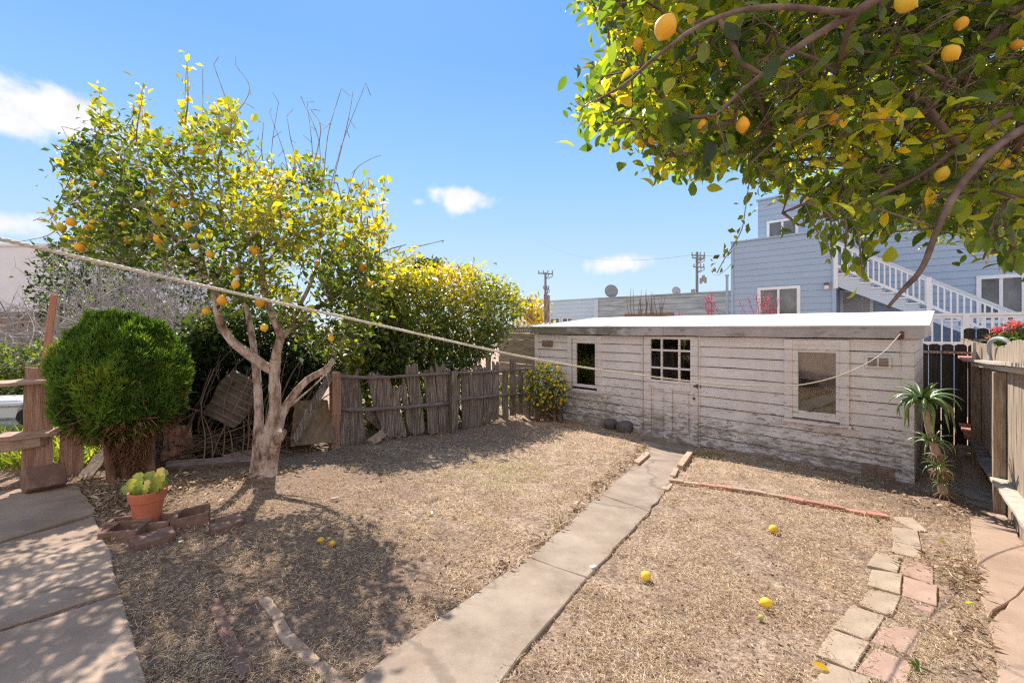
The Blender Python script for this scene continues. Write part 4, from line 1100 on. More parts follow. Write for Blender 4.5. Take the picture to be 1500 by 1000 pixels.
def dish(px, py, Y, r, label, m='dish'):
    c = at(px, py, Y); t = thing('satellite_dish', label, 'satellite dish', (c[0], c[1], c[2] - r * 1.4))
    R = rotz(.25) @ rotx(-1.15) @ rotz(0); mb = MB(); pr = [(.001, .0)] + [(r * s, .22 * r * s * s) for s in np.linspace(.15, 1, 7)] + [(r * 1.0, .22 * r + .02), (r * .5, .07 * r)]
    R = rotx(math.radians(62)); pr = [(a, b) for a, b in pr]
    lathe(mb, pr, c, 20, R=rotx(math.radians(78))); mb.build('reflector', MAT[m], t, smooth=True)
    mb = MB(); tube(mb, [(c[0], c[1] + .12, c[2]), (c[0], c[1] + .2, c[2] - r * .7), (c[0], c[1] + .2, c[2] - r * 1.6)], .04, 6); mb.build('mast', MAT['metal'], t)
    mb = MB(); tube(mb, [c + A([0, 0, -r * .9]), c + A([0, -r * .9, -r * .3])], .022, 5); box(mb, c + A([0, -r * .9, -r * .27]), (.1, .16, .1)); mb.build('feed_arm', MAT['dish'], t)
dish(895, 427, 30.2, .46, 'larger dark satellite dish on the left end of the grey building roof')
dish(990, 426.5, 30.5, .30, 'smaller pale satellite dish on the right part of the grey building roof', 'metal')

def utility_pole(px, ytop, Y, label, arms, w, extras):
    b = at(px, 480, Y); t = thing('utility_pole', label, 'utility pole', (b[0], b[1], 0)); zt = at(px, ytop, Y)[2]
    m = MB(); tube(m, [(b[0], b[1], -.3), (b[0], b[1], zt)], [w, w * .75], 8); m.build('pole', MAT['pole'], t)
    k = Y / F
    for dy, half, thick in arms:
        a = MB(); z = zt - dy * k; plank(a, (b[0] - half[0] * k, b[1] - .2, z), (b[0] + half[1] * k, b[1] - .2, z - .1), .16, thick * k, (0, -1, 0), rows=2, cols=1); a.build('crossarm', MAT['pole'], t)
        for q in np.linspace(-half[0] * .9, half[1] * .9, 4):
            i = MB(); lathe(i, [(.001, .0), (.10, .02), (.06, .22), (.12, .3), (.05, .42), (.001, .45)], (b[0] + q * k, b[1] - .2, z), 8); i.build('insulator', MAT['dish'], t)
            if q > 0: 
                i = MB(); tube(i, [(b[0] + q * k, b[1] - .2, z), (b[0] + q * k + .1, b[1] - .2, z - 4 * k), (b[0] + q * k * .3, b[1] - .2, z - 8 * k)], .06, 4); i.build('lead', MAT['pole'], t)
    for (dx, dy, hh, r) in extras:
        e = MB(); lathe(e, [(.001, 0), (r * k, .03), (r * k, hh * k), (r * .6 * k, hh * k * 1.1), (.001, hh * k * 1.12)], (b[0] + dx * k, b[1] - .3, zt - dy * k), 10); e.build('transformer', MAT['dish'], t)
    return b, zt
utility_pole(799, 399, 62, 'slim utility pole with one crossarm, seen over the left end of the shed', [(1.5, (11, 11), 1.6), (24, (3, 5), 1.2)], .2, [])
utility_pole(1021, 369, 62, 'tall utility pole with crossarms and transformers beside the blue house', [(5, (9, 11), 1.6), (9, (8, 10), 1.4), (22, (6, 10), 1.4)], .24, [(8, 44, 9, 2.2), (4.5, 47, 8, 2.0), (11, 46, 8, 1.8), (-7, 60, 5, 3)])
def wires():
    for n, (a, b, sag, lab) in enumerate([((1040, 395, 55), (1082, 372, 19), .8, 'thin black service wire drooping from the tall pole to the blue house'), ((1010, 374, 62), (790, 352, 150), 3, 'faint overhead wire running left from the tall utility pole'), ((1032, 374, 62), (1230, 352, 110), 2, 'faint overhead wire running right behind the blue house')]):
        p, q = at(*a), at(*b); tt = np.linspace(0, 1, 24)[:, None]; P = p + (q - p) * tt; P[:, 2] -= 4 * sag * (tt * (1 - tt))[:, 0]
        m = MB(); tube(m, P, .022, 4); tag(m.build('overhead_wire', MAT['pole']), lab, 'wire')
wires()
def vent_pipe():
    c = at(1065, 404, 23); m = MB(); tube(m, [(c[0], c[1], 0), (c[0], c[1], c[2])], .07, 8); tube(m, [(c[0], c[1], c[2] - .02), (c[0], c[1], c[2] + .06)], .10, 8)
    tag(m.build('vent_pipe', MAT['metal'], smooth=False), 'slim grey metal pipe standing left of the blue house corner', 'pipe')
vent_pipe()

def garage():
    O = (-13.2, 14.5, 0); g = thing('garage', 'plain pale stucco building beyond the bare thicket at the far left', 'building', O)
    m = MB(); lo = 2.15 + (480 - 458) / 640 * 14.5
    bx(m, -9, 0.05, 0, 7, lo, 4.85); m.build('wall', MAT['garage'], g, local=True)
    m = MB(); bx(m, -9.05, .1, -.06, 7, 4.852, 4.93); m.build('roof', MAT['garage'], g, local=True)
    m = MB(); bx(m, -9, .0, .06, 6.9, 0, lo - .03); m.build('base', MAT['plywood'], g, local=True)
    m = MB(); bx(m, -9, .12, -.05, 0, lo - .09, lo + .03); m.build('ledge', MAT['wood_grey'], g, local=True)
garage()

def cart():
    c = at(4, 612, 5.9); c[2] = .58; t = thing('plastic_tub', 'grey plastic storage tub with a pale lid beyond the redwood fence', 'tub', c)
    b = MB(); R = rotz(.25)
    def pr(mb, z0, z1, a0, a1):
        V = []
        for z, a in ((z0, a0), (z1, a1)):
            V += [R @ A([sx * a, sy * a * .7, z]) for sx, sy in ((-1, -1), (1, -1), (1, 1), (-1, 1))]
        mb.add(V, [(3, 2, 1, 0), (4, 5, 6, 7)] + [(i, (i + 1) % 4, 4 + (i + 1) % 4, 4 + i) for i in range(4)])
    pr(b, 0, .36, .50, .56); b.build('body', MAT['bin'], t, local=True, bevel=.03)
    b = MB(); pr(b, .365, .54, .34, .37); b.build('box', MAT['binlid'], t, local=True, bevel=.03)
    b = MB(); pr(b, .545, .60, .41, .41); pr(b, .602, .63, .36, .33); b.build('lid', MAT['binlid'], t, local=True, bevel=.015)
    for sx in (-.5, .52):
        b = MB(); lathe(b, [(.001, -.05), (.10, -.05), (.12, -.02), (.12, .02), (.10, .05), (.001, .05)], R @ A([sx, -.36, .42]), 16, R=R @ rotx(math.pi / 2)); b.build('wheel', MAT['darkint'], t, local=True)
cart()
# ================================================================ paving, edging and small things on the ground
def stone(name, pts, h, mat, label, cat, group=None, inset=0.0, wob=.002, down=.08, bev=.0035):
    P = A([gp(*q) for q in pts]); c = P.mean(0)
    P = c + (P - c) * (1 - inset); EXCL.append(P[:, :2])
    p = wob_outline(P, .14, min(wob, .0025)); z = gz(p[:, 0], p[:, 1]); tilt = rng.normal(0, .012, 2)
    mb = MB(); prism(mb, p, z - down, z + h + (p[:, 0] - c[0]) * tilt[0] + (p[:, 1] - c[1]) * tilt[1])
    return tag(mb.build(name, MAT[mat], None, bevel=bev, origin=(c[0], c[1], c[2])), label, cat, group)

def zp(X, Y): return (1150 + X / 3.703, 730 + Y / 3.703)
def pavers():
    PV = [([(565, 105), (690, 110), (775, 185), (715, 182)], 'paver', 'wedge shaped buff paver at the far end, touching the red brick edging'),
          ([(580, 160), (718, 182), (740, 268), (588, 240)], 'paver', 'buff paver with a rusty stain just below the wedge shaped paver'),
          ([(585, 242), (740, 270), (738, 335), (580, 303)], 'paver', 'narrow buff paver third from the far brick edging'),
          ([(490, 298), (635, 335), (610, 412), (443, 370)], 'paver', 'buff paver stepping left, beside the topmost reddish paver'),
          ([(470, 392), (638, 415), (627, 530), (445, 480)], 'paver', 'square buff paver left of the second reddish paver'),
          ([(450, 505), (630, 540), (580, 652), (400, 585)], 'paver', 'buff paver at the bend of the row, turned towards the lawn'),
          ([(357, 588), (545, 652), (450, 782), (250, 705)], 'paver', 'large buff paver left of the half buried reddish paver'),
          ([(255, 717), (462, 795), (370, 947), (160, 850)], 'paver', 'large stained buff paver left of the widest reddish paver'),
          ([(235, 900), (470, 985), (400, 1110), (130, 1030)], 'paver', 'buff paver cut by the bottom edge of the picture'),
          ([(640, 335), (808, 365), (805, 475), (622, 410)], 'redpaver', 'topmost reddish paver of the inner row'),
          ([(642, 427), (828, 478), (826, 592), (640, 535)], 'redpaver', 'second reddish paver from the far end of the inner row'),
          ([(690, 580), (815, 602), (800, 705), (640, 650)], 'redpaver', 'reddish paver half buried in straw and earth'),
          ([(560, 670), (750, 722), (690, 862), (460, 780)], 'redpaver', 'wide reddish paver between the half buried one and the lowest one'),
          ([(490, 820), (697, 902), (650, 1040), (380, 947)], 'redpaver', 'lowest reddish paver beside the buff paver at the picture bottom')]
    for i, (p, m, lab) in enumerate(PV):
        stone('paver', [zp(*q) for q in p], .016 if m == 'paver' else (.012 if 'buried' not in lab else .007), m, lab, 'paver', 'pavers of the curved garden edging', .012)
pavers()

def brick_edging():
    line = [(979, 705), (1082, 719), (1146, 730), (1192, 740), (1230, 747), (1264, 754), (1303, 761)]
    P = smooth_path([gp(*q) for q in line], 6); L = np.concatenate([[0], np.cumsum(np.linalg.norm(np.diff(P, axis=0), axis=1))]); tot = L[-1]
    words = ['first', 'second', 'third', 'fourth', 'fifth', 'sixth', 'seventh', 'eighth', 'ninth', 'tenth', 'eleventh', 'twelfth', 'thirteenth', 'fourteenth']
    n = 12; g = tot / n
    for i in range(n):
        a = A([np.interp((i + .02) * g, L, P[:, k]) for k in range(3)]); b = A([np.interp((i + .98) * g, L, P[:, k]) for k in range(3)])
        d = unit(b - a); s = A([-d[1], d[0], 0]); w = .045 + rng.normal(0, .003); off = s * rng.normal(0, .008)
        q = A([a - s * w + off, b - s * w + off, b + s * w + off, a + s * w + off]); EXCL.append(q[:, :2]); z = gz(q[:, 0], q[:, 1]); m = MB(); h = .035 + rng.normal(0, .006)
        prism(m, q, z - .08, z + h + rng.normal(0, .004, 4))
        red = i > 6
        lab = f'thin {"red" if red else "pinkish"} brick on edge, {words[i]} from the concrete path in the edging row' if i < n - 1 else 'red brick ending the edging row against the wedge shaped paver'
        tag(m.build('edging_brick', MAT['brick' if red or i in (2, 3) else 'palebrick'], None, bevel=.006), lab, 'brick', 'bricks of the thin edging row')
    for pts, h, m, lab in [([(929, 681), (936, 684), (952, 669), (946, 666)], .06, 'palebrick', 'short concrete kerb stone on the left of the path end by the shed door'),
                           ([(992, 687), (1000, 690), (1016, 667), (1009, 664)], .08, 'palebrick', 'short concrete kerb stone on the right of the path end by the shed door'),
                           ([(981, 699), (989, 701), (995, 690), (988, 689)], .04, 'palebrick', 'small chipped kerb stub right of the path, before the brick row'),
                           ([(968, 718), (979, 720), (986, 709), (976, 708)], .02, 'palebrick', 'low broken kerb stub sunk in straw right of the path')]:
        stone('kerb_stone', pts, h, m, lab, 'kerb stone', None, 0, .004)
    for pts, h, m, lab in [([(302, 880), (322, 878), (348, 940), (326, 950)], .016, 'brownblock', 'brown timber strip half buried in straw, upper piece of the left strip'),
                           ([(326, 951), (349, 941), (374, 985), (352, 1000)], .018, 'brownblock', 'brown strip stone sunk in straw, lower piece of the left strip'),
                           ([(376, 878), (394, 876), (418, 904), (402, 912)], .014, 'palebrick', 'pale brick in dappled shade heading the diagonal brick row'),
                           ([(398, 913), (416, 906), (428, 928), (410, 938)], .010, 'palebrick', 'short pale brick following the head of the diagonal brick row'),
                           ([(410, 939), (430, 931), (470, 968), (454, 980)], .016, 'palebrick', 'long pale brick near the end of the diagonal row, left of the path'),
                           ([(455, 981), (474, 971), (515, 1003), (492, 1018)], .018, 'palebrick', 'pale brick of the diagonal row cut by the bottom edge of the picture')]:
        stone('lawn_brick', pts, h, m, lab, 'brick', 'bricks laid in the lawn at the bottom left', 0, .005)
    for (x, y, lab) in ((900, 636, 'dark round rock against the shed wall, nearer the left window'), (921, 640, 'dark flattish rock beside the shed door')):
        p = gp(x, y); q = sw(U(x), .16, p[2]); m = MB(); nn, mm = 14, 9; V = []
        r = .13 if x < 910 else .16
        for j in range(mm):
            for i in range(nn):
                th, ph = math.pi * j / (mm - 1), 2 * math.pi * i / nn; d = A([math.sin(th) * math.cos(ph), math.sin(th) * math.sin(ph), math.cos(th)])
                k = 1 + .22 * mnoise.noise(Vector(tuple(d * 1.6 + x))) + .08 * mnoise.noise(Vector(tuple(d * 5 + x)))
                V.append(q + d * r * k * A([1.15, .9, .85]) + A([0, 0, .07]))
        m.add(V, [(j * nn + i, (j + 1) * nn + i, (j + 1) * nn + (i + 1) % nn, j * nn + (i + 1) % nn) for j in range(mm - 1) for i in range(nn)])
        tag(m.build('rock', MAT['rock'], smooth=True), lab, 'rock')
brick_edging()

def rot_block(name, c, ang, size, holes, mat, label, cat, tilt=0.0):
    """a block with open cells: outer walls and webs"""
    L, W, H = size; R = rotz(ang) @ roty(tilt); m = MB(); t = .032
    def b(x0, x1, y0, y1, z0=0, z1=H):
        box(m, c + R @ A([(x0 + x1) / 2, (y0 + y1) / 2, (z0 + z1) / 2]), (x1 - x0, y1 - y0, z1 - z0), R, jit=.002)
    b(-L / 2, L / 2, -W / 2, -W / 2 + t); b(-L / 2, L / 2, W / 2 - t, W / 2); xs = np.linspace(-L / 2, L / 2 - t, holes + 1)
    for x in xs: b(x, x + t, -W / 2 + t + .001, W / 2 - t - .001, .0, H - .003)
    b(-L / 2 + t, L / 2 - t, -W / 2 + t, W / 2 - t, 0, .02)
    EXCL.append(A([(c + R @ A([sx * L / 2, sy * W / 2, 0]))[:2] for sx, sy in ((-1, -1), (1, -1), (1, 1), (-1, 1))]))
    return tag(m.build(name, MAT[mat], None, bevel=.005), label, cat)

def pot_corner():
    base = gp(216, 766); t = thing('flower_pot', 'orange terracotta flower pot standing by the hollow blocks, before the round bush', 'flower pot', base)
    m = MB(); s = 1.0
    lathe(m, [(.001, 0.0), (.084, 0), (.112, .205), (.104, .205), (.08, .02), (.001, .02)], base, 32); m.build('pot_body', MAT['terracotta'], t, smooth=False)
    m = MB(); lathe(m, [(.110, .198), (.123, .200), (.129, .270), (.126, .275), (.113, .275), (.110, .205)], base, 32); m.build('rim', MAT['terracotta'], t)
    m = MB(); lathe(m, [(.001, .262), (.06, .258), (.112, .25)], base, 20); m.build('soil', MAT['darkint'], t)
    pl = thing('succulent', 'yellow green broad leaved succulent growing in the terracotta pot', 'succulent', base + A([0, 0, .26])); m = MB()
    spots = [(-.07, -.05, .20, 100, .55), (-.03, .03, .19, 80, .5), (.08, .0, .25, 62, .78), (.11, -.05, .22, 50, .62), (.0, -.08, .15, 95, .35), (-.11, -.03, .16, 140, .45), (.05, -.09, .15, 75, .8), (.12, .04, .17, 40, .3), (-.02, .08, .18, 100, .7), (-.12, -.08, .13, 160, .5), (-.05, -.07, .17, 105, .6), (.03, -.04, .20, 85, .45), (.07, .06, .2, 70, .35), (-.09, .05, .17, 120, .3), (.13, -.01, .16, 35, .7)]
    for (x, y, L, a, tn) in spots:
        x, y, L = x * .75, y * .75, L * .86
        d = unit(A([math.cos(math.radians(a)) * .8, rng.normal(-.1, .25), math.sin(math.radians(a)) + .3])); nrm = unit(A([rng.normal(0, .3), -1, .25])); s = unit(np.cross(d, nrm)); u = np.cross(s, d)
        rows, cols = 9, 6; V = []; W = L * .50
        for j in range(rows):
            tt = j / (rows - 1); w = W * (.35 + .75 * math.sin(math.pi * min(1, tt * .62 + .12))) * (1 if tt < .99 else .72) * .62
            for i in range(cols):
                q = i / (cols - 1) - .5; edge = 1 + (.22 * (1 if j % 2 else -1) if abs(q) > .4 else 0)
                V.append(base + A([x, y, .25]) + d * L * tt + s * w * 2 * q * edge * .5 * 1.3 - u * L * (.35 * tt * tt * .4) + u * w * (q * q) * .9)
        m.add(V, [(j * cols + i, j * cols + i + 1, (j + 1) * cols + i + 1, (j + 1) * cols + i) for j in range(rows - 1) for i in range(cols - 1)], np.repeat(np.clip(tn + .22 * np.linspace(0, 1, rows) + rng.normal(0, .04, rows), 0, 1), cols))
    m.build('leaves', MAT['succulent'], pl, smooth=True)
    c = gp(180, 784); rot_block('hollow_block', c + A([-.0, .03, -.02]), .22, (.25, .23, .085), 1, 'brownblock', 'hollow concrete block with one open cell, left front of the terracotta pot', 'block')
    c = gp(226, 772); rot_block('hollow_block', c + A([.0, .03, -.02]), .24, (.25, .21, .085), 1, 'brownblock', 'hollow concrete block with straw in its cell, in front of the terracotta pot', 'block')
    c = gp(275, 768); rot_block('hollow_block', c + A([0, .05, -.02]), .55, (.25, .25, .11), 1, 'brownblock', 'tilted hollow block lying right of the terracotta pot', 'block', -.06)
    c = gp(168, 772); rot_block('hollow_block', c + A([.02, .05, -.03]), .30, (.20, .15, .075), 1, 'brownblock', 'broken hollow block half sunk in straw, left behind the terracotta pot', 'block')
    stone('brown_brick', [(188, 797), (252, 778), (258, 790), (200, 808)], .05, 'brownblock', 'long brown brick lying in front of the hollow blocks', 'brick', None, 0, .005)
    stone('brown_brick', [(306, 775), (350, 758), (357, 770), (312, 786)], .05, 'brownblock', 'frogged brown brick alone in the shade right of the tilted hollow block', 'brick', None, 0, .005)
pot_corner()

def lemon_mesh(mb, c, r, ax, el=1.22):
    ax = unit(ax); ref = A([1.0, 0, 0]) if abs(ax[0]) < .8 else A([0, 1.0, 0]); u = unit(np.cross(ax, ref)); w = np.cross(ax, u); R = np.column_stack([u, w, ax])
    pr = [(.001, -el * 1.06), (.16, -el * 1.0), (.42, -el * .86), (.75, -el * .55), (.95, -el * .2), (1.0, .05), (.93, el * .3), (.72, el * .6), (.42, el * .84), (.2, el * .95), (.13, el * 1.03), (.001, el * 1.12)]
    lathe(mb, [(a * r, b * r) for a, b in pr], c, 14, R=R)

def fallen():
    for px, py, r, mat, lab, ax in [(1133, 781, .040, 'lemonfall', 'yellow lemon lying on straw, farthest of the three toward the shed', (1, .3, .2)), (946, 851, .036, 'lemonfall', 'yellow lemon lying on straw beside the concrete path', (.6, .5, .3)), (1122, 891, .035, 'lemonfall', 'yellow lemon lying on straw just above the small green fruit', (1, -.2, .15)),
                                    (1114, 908, .017, 'lime', 'small pale green fruit lying on straw below a fallen lemon', (1, .2, .4)), (470, 795, .024, 'lemon', 'orange fallen fruit in the tree shade, left of its neighbour', (1, .4, 0)), (487, 800, .024, 'lemon', 'amber fallen fruit in the tree shade, right of its neighbour', (.7, -.3, .2))]:
        p = gp(px, py); m = MB(); lemon_mesh(m, p + A([0, 0, r * 1.02]), r, ax, 1.12); o = m.build('lemon' if 'lemon' in lab else 'fallen_fruit', MAT[mat], smooth=True); tag(o, lab, 'fruit')
    for px, py, lab, tn in [(1190, 980, 'yellow fallen leaf near the lowest buff paver', .95), (1427, 889, 'yellow green fallen leaf on the earth left of the side path', .85), (1376, 792, 'pale green fallen leaf between pavers and side path', .8), (1345, 985, 'green sprig beside the lowest reddish paver', .4), (1283, 764, 'green weed sprig at the end of the brick edging', .5), (630, 752, 'small yellow green leaf on the straw', .8), (312, 690, 'pale green leaf on the earth by the timber', .7)]:
        p = gp(px, py, .03); m = MB(); k = 1 if 'leaf' in lab else 7; d = rand_dirs(k) * A([1, 1, .4]); leaves(m, np.repeat(p[None], k, 0), d, A([[0.2, -.2, 1.0]]), .075 if k == 1 else .045, .042 if k == 1 else .022, tn, True); tag(m.build('fallen_leaf' if k == 1 else 'weed', MAT['nearleaf']), lab, 'leaf' if k == 1 else 'weed')
    for px, py, sx, lab in [(868, 835, .03, 'white chip lying at the right edge of the path'), (265, 797, .02, 'white scrap on the straw'), (490, 733, .045, 'pale flat pebble in the tree shade on the lawn')]:
        p = gp(px, py, .025); m = MB(); box(m, p, (sx * 1.6, sx, .012), rotz(.5), jit=.003); tag(m.build('chip', MAT['white' if 'white' in lab else 'paver']), lab, 'chip')
fallen()
# ================================================================ trees and plants
def leaf_cloud(mb, pts, out, n_each, L, W, tone, spread=.06, up=.35, fine=False, jit=.55, tj=.14, curl=.18):
    """clusters of leaves round twig ends: pts (n,3), out (n,3) twig directions"""
    n = len(pts); idx = np.repeat(np.arange(n), n_each); m = len(idx)
    b = pts[idx] + rng.normal(0, spread, (m, 3)) - out[idx] * (rng.random((m, 1)) * spread * 1.6)
    d = unit(out[idx] * .6 + rand_dirs(m) * jit * 1.3 + A([0, 0, up * .3]))
    nr = unit(A([0, 0, 1.0]) * .75 + rand_dirs(m) * .75 + unit(out[idx]) * .25)
    ll = L * (1 + rng.normal(0, .24, m)).clip(.45, 1.6)
    leaves(mb, b, d, nr, ll, ll * (W / L) * (1 + rng.normal(0, .1, m)), np.clip(tone[idx] + rng.normal(0, tj, m), 0, 1), fine, curl)

def lemon_tree():
    Y = 4.9; base = gp(384, 702); t = thing('lemon_tree', 'lemon tree with pale forked trunk and loose crown of yellowing leaves', 'tree', base)
    P = lambda px, py, dy=0.0: at(px, py, Y + dy)
    sk = Skel(); B = lambda px, dy=0: A([(px - CX) / F * (Y + dy), Y + dy, base[2] - .08])
    c = sk.path([B(388), P(390, 668), P(398, 625), P(403, 591), P(402, 552, -.02), P(406, 512, -.05), P(412, 494)], rad=[.15, .098, .074, .064, .058, .05, .045])
    c1 = sk.path([P(412, 494), P(404, 475, -.1), P(396, 455, -.15), P(386, 425, -.2), P(384, 390, -.2), P(375, 340, -.25), P(372, 280, -.2), P(362, 220, -.2)], c[-1], rad=[.04, .037, .034, .03, .025, .02, .014, .008])
    c2 = sk.path([P(412, 494), P(428, 480, .1), P(441, 473, .15)], c[-1], rad=[.04, .034, .031])
    c3 = sk.path([P(430, 478, .1), P(438, 450, .25), P(455, 415, .35), P(468, 370, .45), P(472, 300, .5), P(465, 240, .5)], c2[4], rad=[.026, .024, .021, .017, .012, .007])
    sk.path([P(444, 470, .2), P(480, 440, .3), P(520, 400, .35), P(560, 370, .3), P(595, 358, .25)], c2[-1], rad=[.020, .018, .014, .009, .005])
    l = sk.path([sk.P[c[-8]].copy(), P(396, 540, -.03), P(367, 521, -.12), P(344, 503, -.2), P(326, 480, -.25), P(318, 455, -.3), P(312, 425, -.35), P(290, 385, -.45)], c[-8], rad=[.055, .058, .052, .047, .043, .038, .033, .026])
    l1 = sk.path([P(290, 385, -.45), P(250, 345, -.55), P(205, 310, -.6), P(150, 285, -.6), P(110, 300, -.6)], l[-1], rad=[.022, .019, .015, .010, .006])
    l2 = sk.path([P(300, 400, -.4), P(290, 340, -.3), P(280, 280, -.25), P(268, 215, -.2), P(275, 150, -.2), P(274, 92, -.2)], l[-3], rad=[.024, .02, .016, .011, .007, .004])
    l3 = sk.path([P(312, 425, -.35), P(330, 370, -.2), P(325, 300, 0), P(320, 230, .1), P(345, 165, .1)], l[-6], rad=[.02, .017, .014, .009, .005])
    l4 = sk.path([P(250, 345, -.55), P(215, 270, -.6), P(200, 205, -.6), P(210, 135, -.6)], l1[3], rad=[.014, .011, .007, .004])
    s = sk.path([B(378, .05), P(377, 668, .06), P(379, 620, .1), P(378, 575, .14), P(374, 530, .16), P(370, 500, .2), P(360, 440, .3), P(350, 380, .4), P(340, 310, .5)], rad=[.10, .064, .050, .045, .044, .035, .028, .02, .012])
    r = sk.path([B(392, -.03), P(398, 672, -.03), P(405, 640), P(412, 610, .05), P(429, 580, .15), P(451, 556, .2), P(478, 540, .25), P(490, 522, .3), P(510, 480, .4), P(530, 430, .5), P(540, 370, .5)], rad=[.10, .072, .056, .05, .047, .043, .036, .028, .022, .016, .01])
    sk.path([P(405, 612, .06), P(440, 582, .2), P(463, 562, .3), P(485, 540, .4)], r[14], rad=[.014, .012, .010, .008])
    # cut stump low on the right stem
    sk.path([P(402, 650, -.05), P(409, 640, -.12), P(413, 632, -.16)], r[8], rad=[.05, .052, .050])
    for az, ln in ((-2.4, .34), (-1.2, .30), (-.2, .36), (.9, .3), (2.6, .32)):
        h = A([math.cos(az), math.sin(az), 0]); sk.path([base + A([0, 0, .05]) + h * .06, base + h * ln * .55 + A([0, 0, .0]), base + h * ln + A([0, 0, -.06])], c[0], 4, rad=[.05, .032, .015])
    n_hand = len(sk.P)
    poly = [(72, 325), (85, 290), (95, 262), (104, 218), (135, 188), (150, 162), (200, 160), (225, 190), (258, 200), (290, 172), (330, 152), (352, 165), (368, 212), (398, 240), (440, 228), (480, 250), (503, 285), (530, 268), (560, 300), (572, 345), (574, 400), (560, 450), (545, 500), (510, 535), (480, 520), (450, 500), (425, 470), (392, 430), (350, 450), (310, 430), (260, 395), (200, 388), (130, 380), (88, 352)]
    q = sample_poly(poly, 1900); C = A([330, 310.0]); rr = np.linalg.norm((q - C) / A([270, 165]), axis=1).clip(0, 1)
    dep = np.sqrt(1 - rr ** 2 * .92) * 1.35 * rng.uniform(-1, 1, len(q)); T = A([at(x, y, Y + d - .1) for (x, y), d in zip(q, dep)])
    nz = A([mnoise.noise(Vector(tuple(p * 2.1))) + .5 * mnoise.noise(Vector(tuple(p * 4.4))) for p in T]); T = T[nz > -.04]
    T = T[T[:, 2] > 1.6]
    ends = sk.grow(T, .16, .06, .03, first=c[-1], up=.6)
    # stray leafy shoots that break the outline
    shoots = []
    for pts in [[(150, 190), (147, 160), (146, 128)], [(198, 200), (204, 160), (210, 122)], [(272, 190), (271, 140), (274, 85)], [(345, 200), (342, 150)], [(225, 210), (212, 185), (208, 158)], [(530, 320), (528, 270)], [(555, 330), (562, 290), (564, 262)], [(545, 340), (553, 310)], [(100, 270), (95, 225), (118, 205)], [(85, 330), (72, 312)], [(430, 265), (432, 230)], [(340, 170), (322, 150)], [(570, 400), (598, 378), (612, 372)]]:
        dy = rng.uniform(-.5, .4); pp = [P(*p, dy) for p in pts]; j = sk.near(pp[0]); ids = sk.path([sk.P[j]] + pp, j, 4); shoots += ids[2:]
    for pts in [[(400, 290), (345, 180), (313, 95)], [(345, 165), (366, 130), (345, 95)], [(430, 330), (420, 240), (395, 165)], [(455, 320), (458, 230), (450, 150)], [(470, 300), (480, 200), (500, 130)], [(475, 310), (500, 215), (536, 122)], [(460, 300), (430, 220), (420, 170)], [(465, 290), (468, 210), (440, 140)], [(400, 300), (398, 220), (408, 150)], [(505, 300), (520, 250), (545, 232)], [(300, 220), (255, 160)], [(298, 210), (297, 100)], [(150, 205), (115, 192), (90, 185)], [(110, 245), (75, 320), (60, 318)], [(90, 330), (70, 345), (40, 352)], [(580, 372), (610, 362), (650, 352)], [(540, 300), (540, 262)], [(415, 300), (385, 235), (386, 180)], [(455, 260), (470, 190), (455, 160)], [(490, 260), (508, 185), (515, 150)]]:
        dy = rng.uniform(-.3, .5); pp = [P(*p, dy) for p in pts]; j = sk.near(pp[0]); ids = sk.path([sk.P[j]] + pp, j, 4)
        for e in ids[2::3]:
            d = rand_dirs(1)[0] * A([.12, .12, .14]); sk.path([sk.P[e], sk.P[e] + d * .6, sk.P[e] + d], e, 2)
    sk.radii(.0036, 2.5)
    mb = MB(); sk.mesh(mb); mb.build('trunk', MAT['bark'], t, smooth=True)
    EP = A(sk.P); par = A(sk.par); ends = A(ends)
    def outd(e): return unit(EP[e] - EP[par[e]] + 1e-9)
    lm = MB()
    # leaves sit along the last lengths of the twigs; yellower upwards, with sunlight painted in at upper right; inside sparse
    chain = [ends, par[ends]]; e = np.concatenate(chain); e = e[e > n_hand]
    h = (EP[e][:, 2] - 2.0) / 2.6
    patch = A([mnoise.noise(Vector(tuple(p * 1.1 + 5))) for p in EP[e]])
    tone = np.clip(.30 + .36 * h + .45 * patch + .16 * (EP[e][:, 0] + 2.8) / 2 * (h > .2), .02, .95)
    keep = rng.random(len(e)) < .95
    leaf_cloud(lm, EP[e][keep], outd(e)[keep], 6, .080, .043, tone[keep], .075)
    sh = A(shoots); leaf_cloud(lm, EP[sh], outd(sh), 4, .085, .045, np.full(len(sh), .80), .035)
    lm.build('crown', MAT['lemonleaf'], t)
    fr = [(104, 325), (128, 335), (117, 362), (205, 351), (146, 253), (172, 217), (137, 270), (90, 333), (137, 328), (235, 324), (180, 330), (219, 345), (270, 296), (290, 220), (285, 360), (308, 372), (345, 417), (387, 480), (345, 398), (420, 315), (408, 290), (512, 322), (532, 392), (485, 495), (540, 415), (255, 300), (275, 330), (170, 235), (380, 443), (302, 455), (420, 440), (455, 452), (185, 352), (330, 190), (245, 210), (480, 282), (372, 366), (232, 350), (222, 282), (325, 440), (465, 385), (500, 360)]
    proto = None
    for i, (x, y) in enumerate(fr):
        p = at(x, y, Y + rng.uniform(-1.15, -.5) * (1 if x < 460 else .6)); m = MB()
        r = .036 * (1 + rng.normal(0, .10))
        if proto is None:
            lemon_mesh(m, p, .04, (.1, .1, -1)); proto = m.build('fruit', MAT['lemon'], t, smooth=True)
            me = proto.data; co = np.empty(len(me.vertices) * 3, np.float32); me.vertices.foreach_get('co', co); lp = p - base; me.vertices.foreach_set('co', (co.reshape(-1, 3) - lp).ravel().astype(np.float32)); proto.location = lp; o = proto
        else:
            o = proto.copy(); COL.objects.link(o); o.parent = t; o.location = p - base
        o.rotation_euler = (rng.normal(0, .5), rng.normal(0, .5), rng.uniform(0, 6)); k = r / .04; o.scale = (k, k, k * rng.uniform(.85, 1.0))
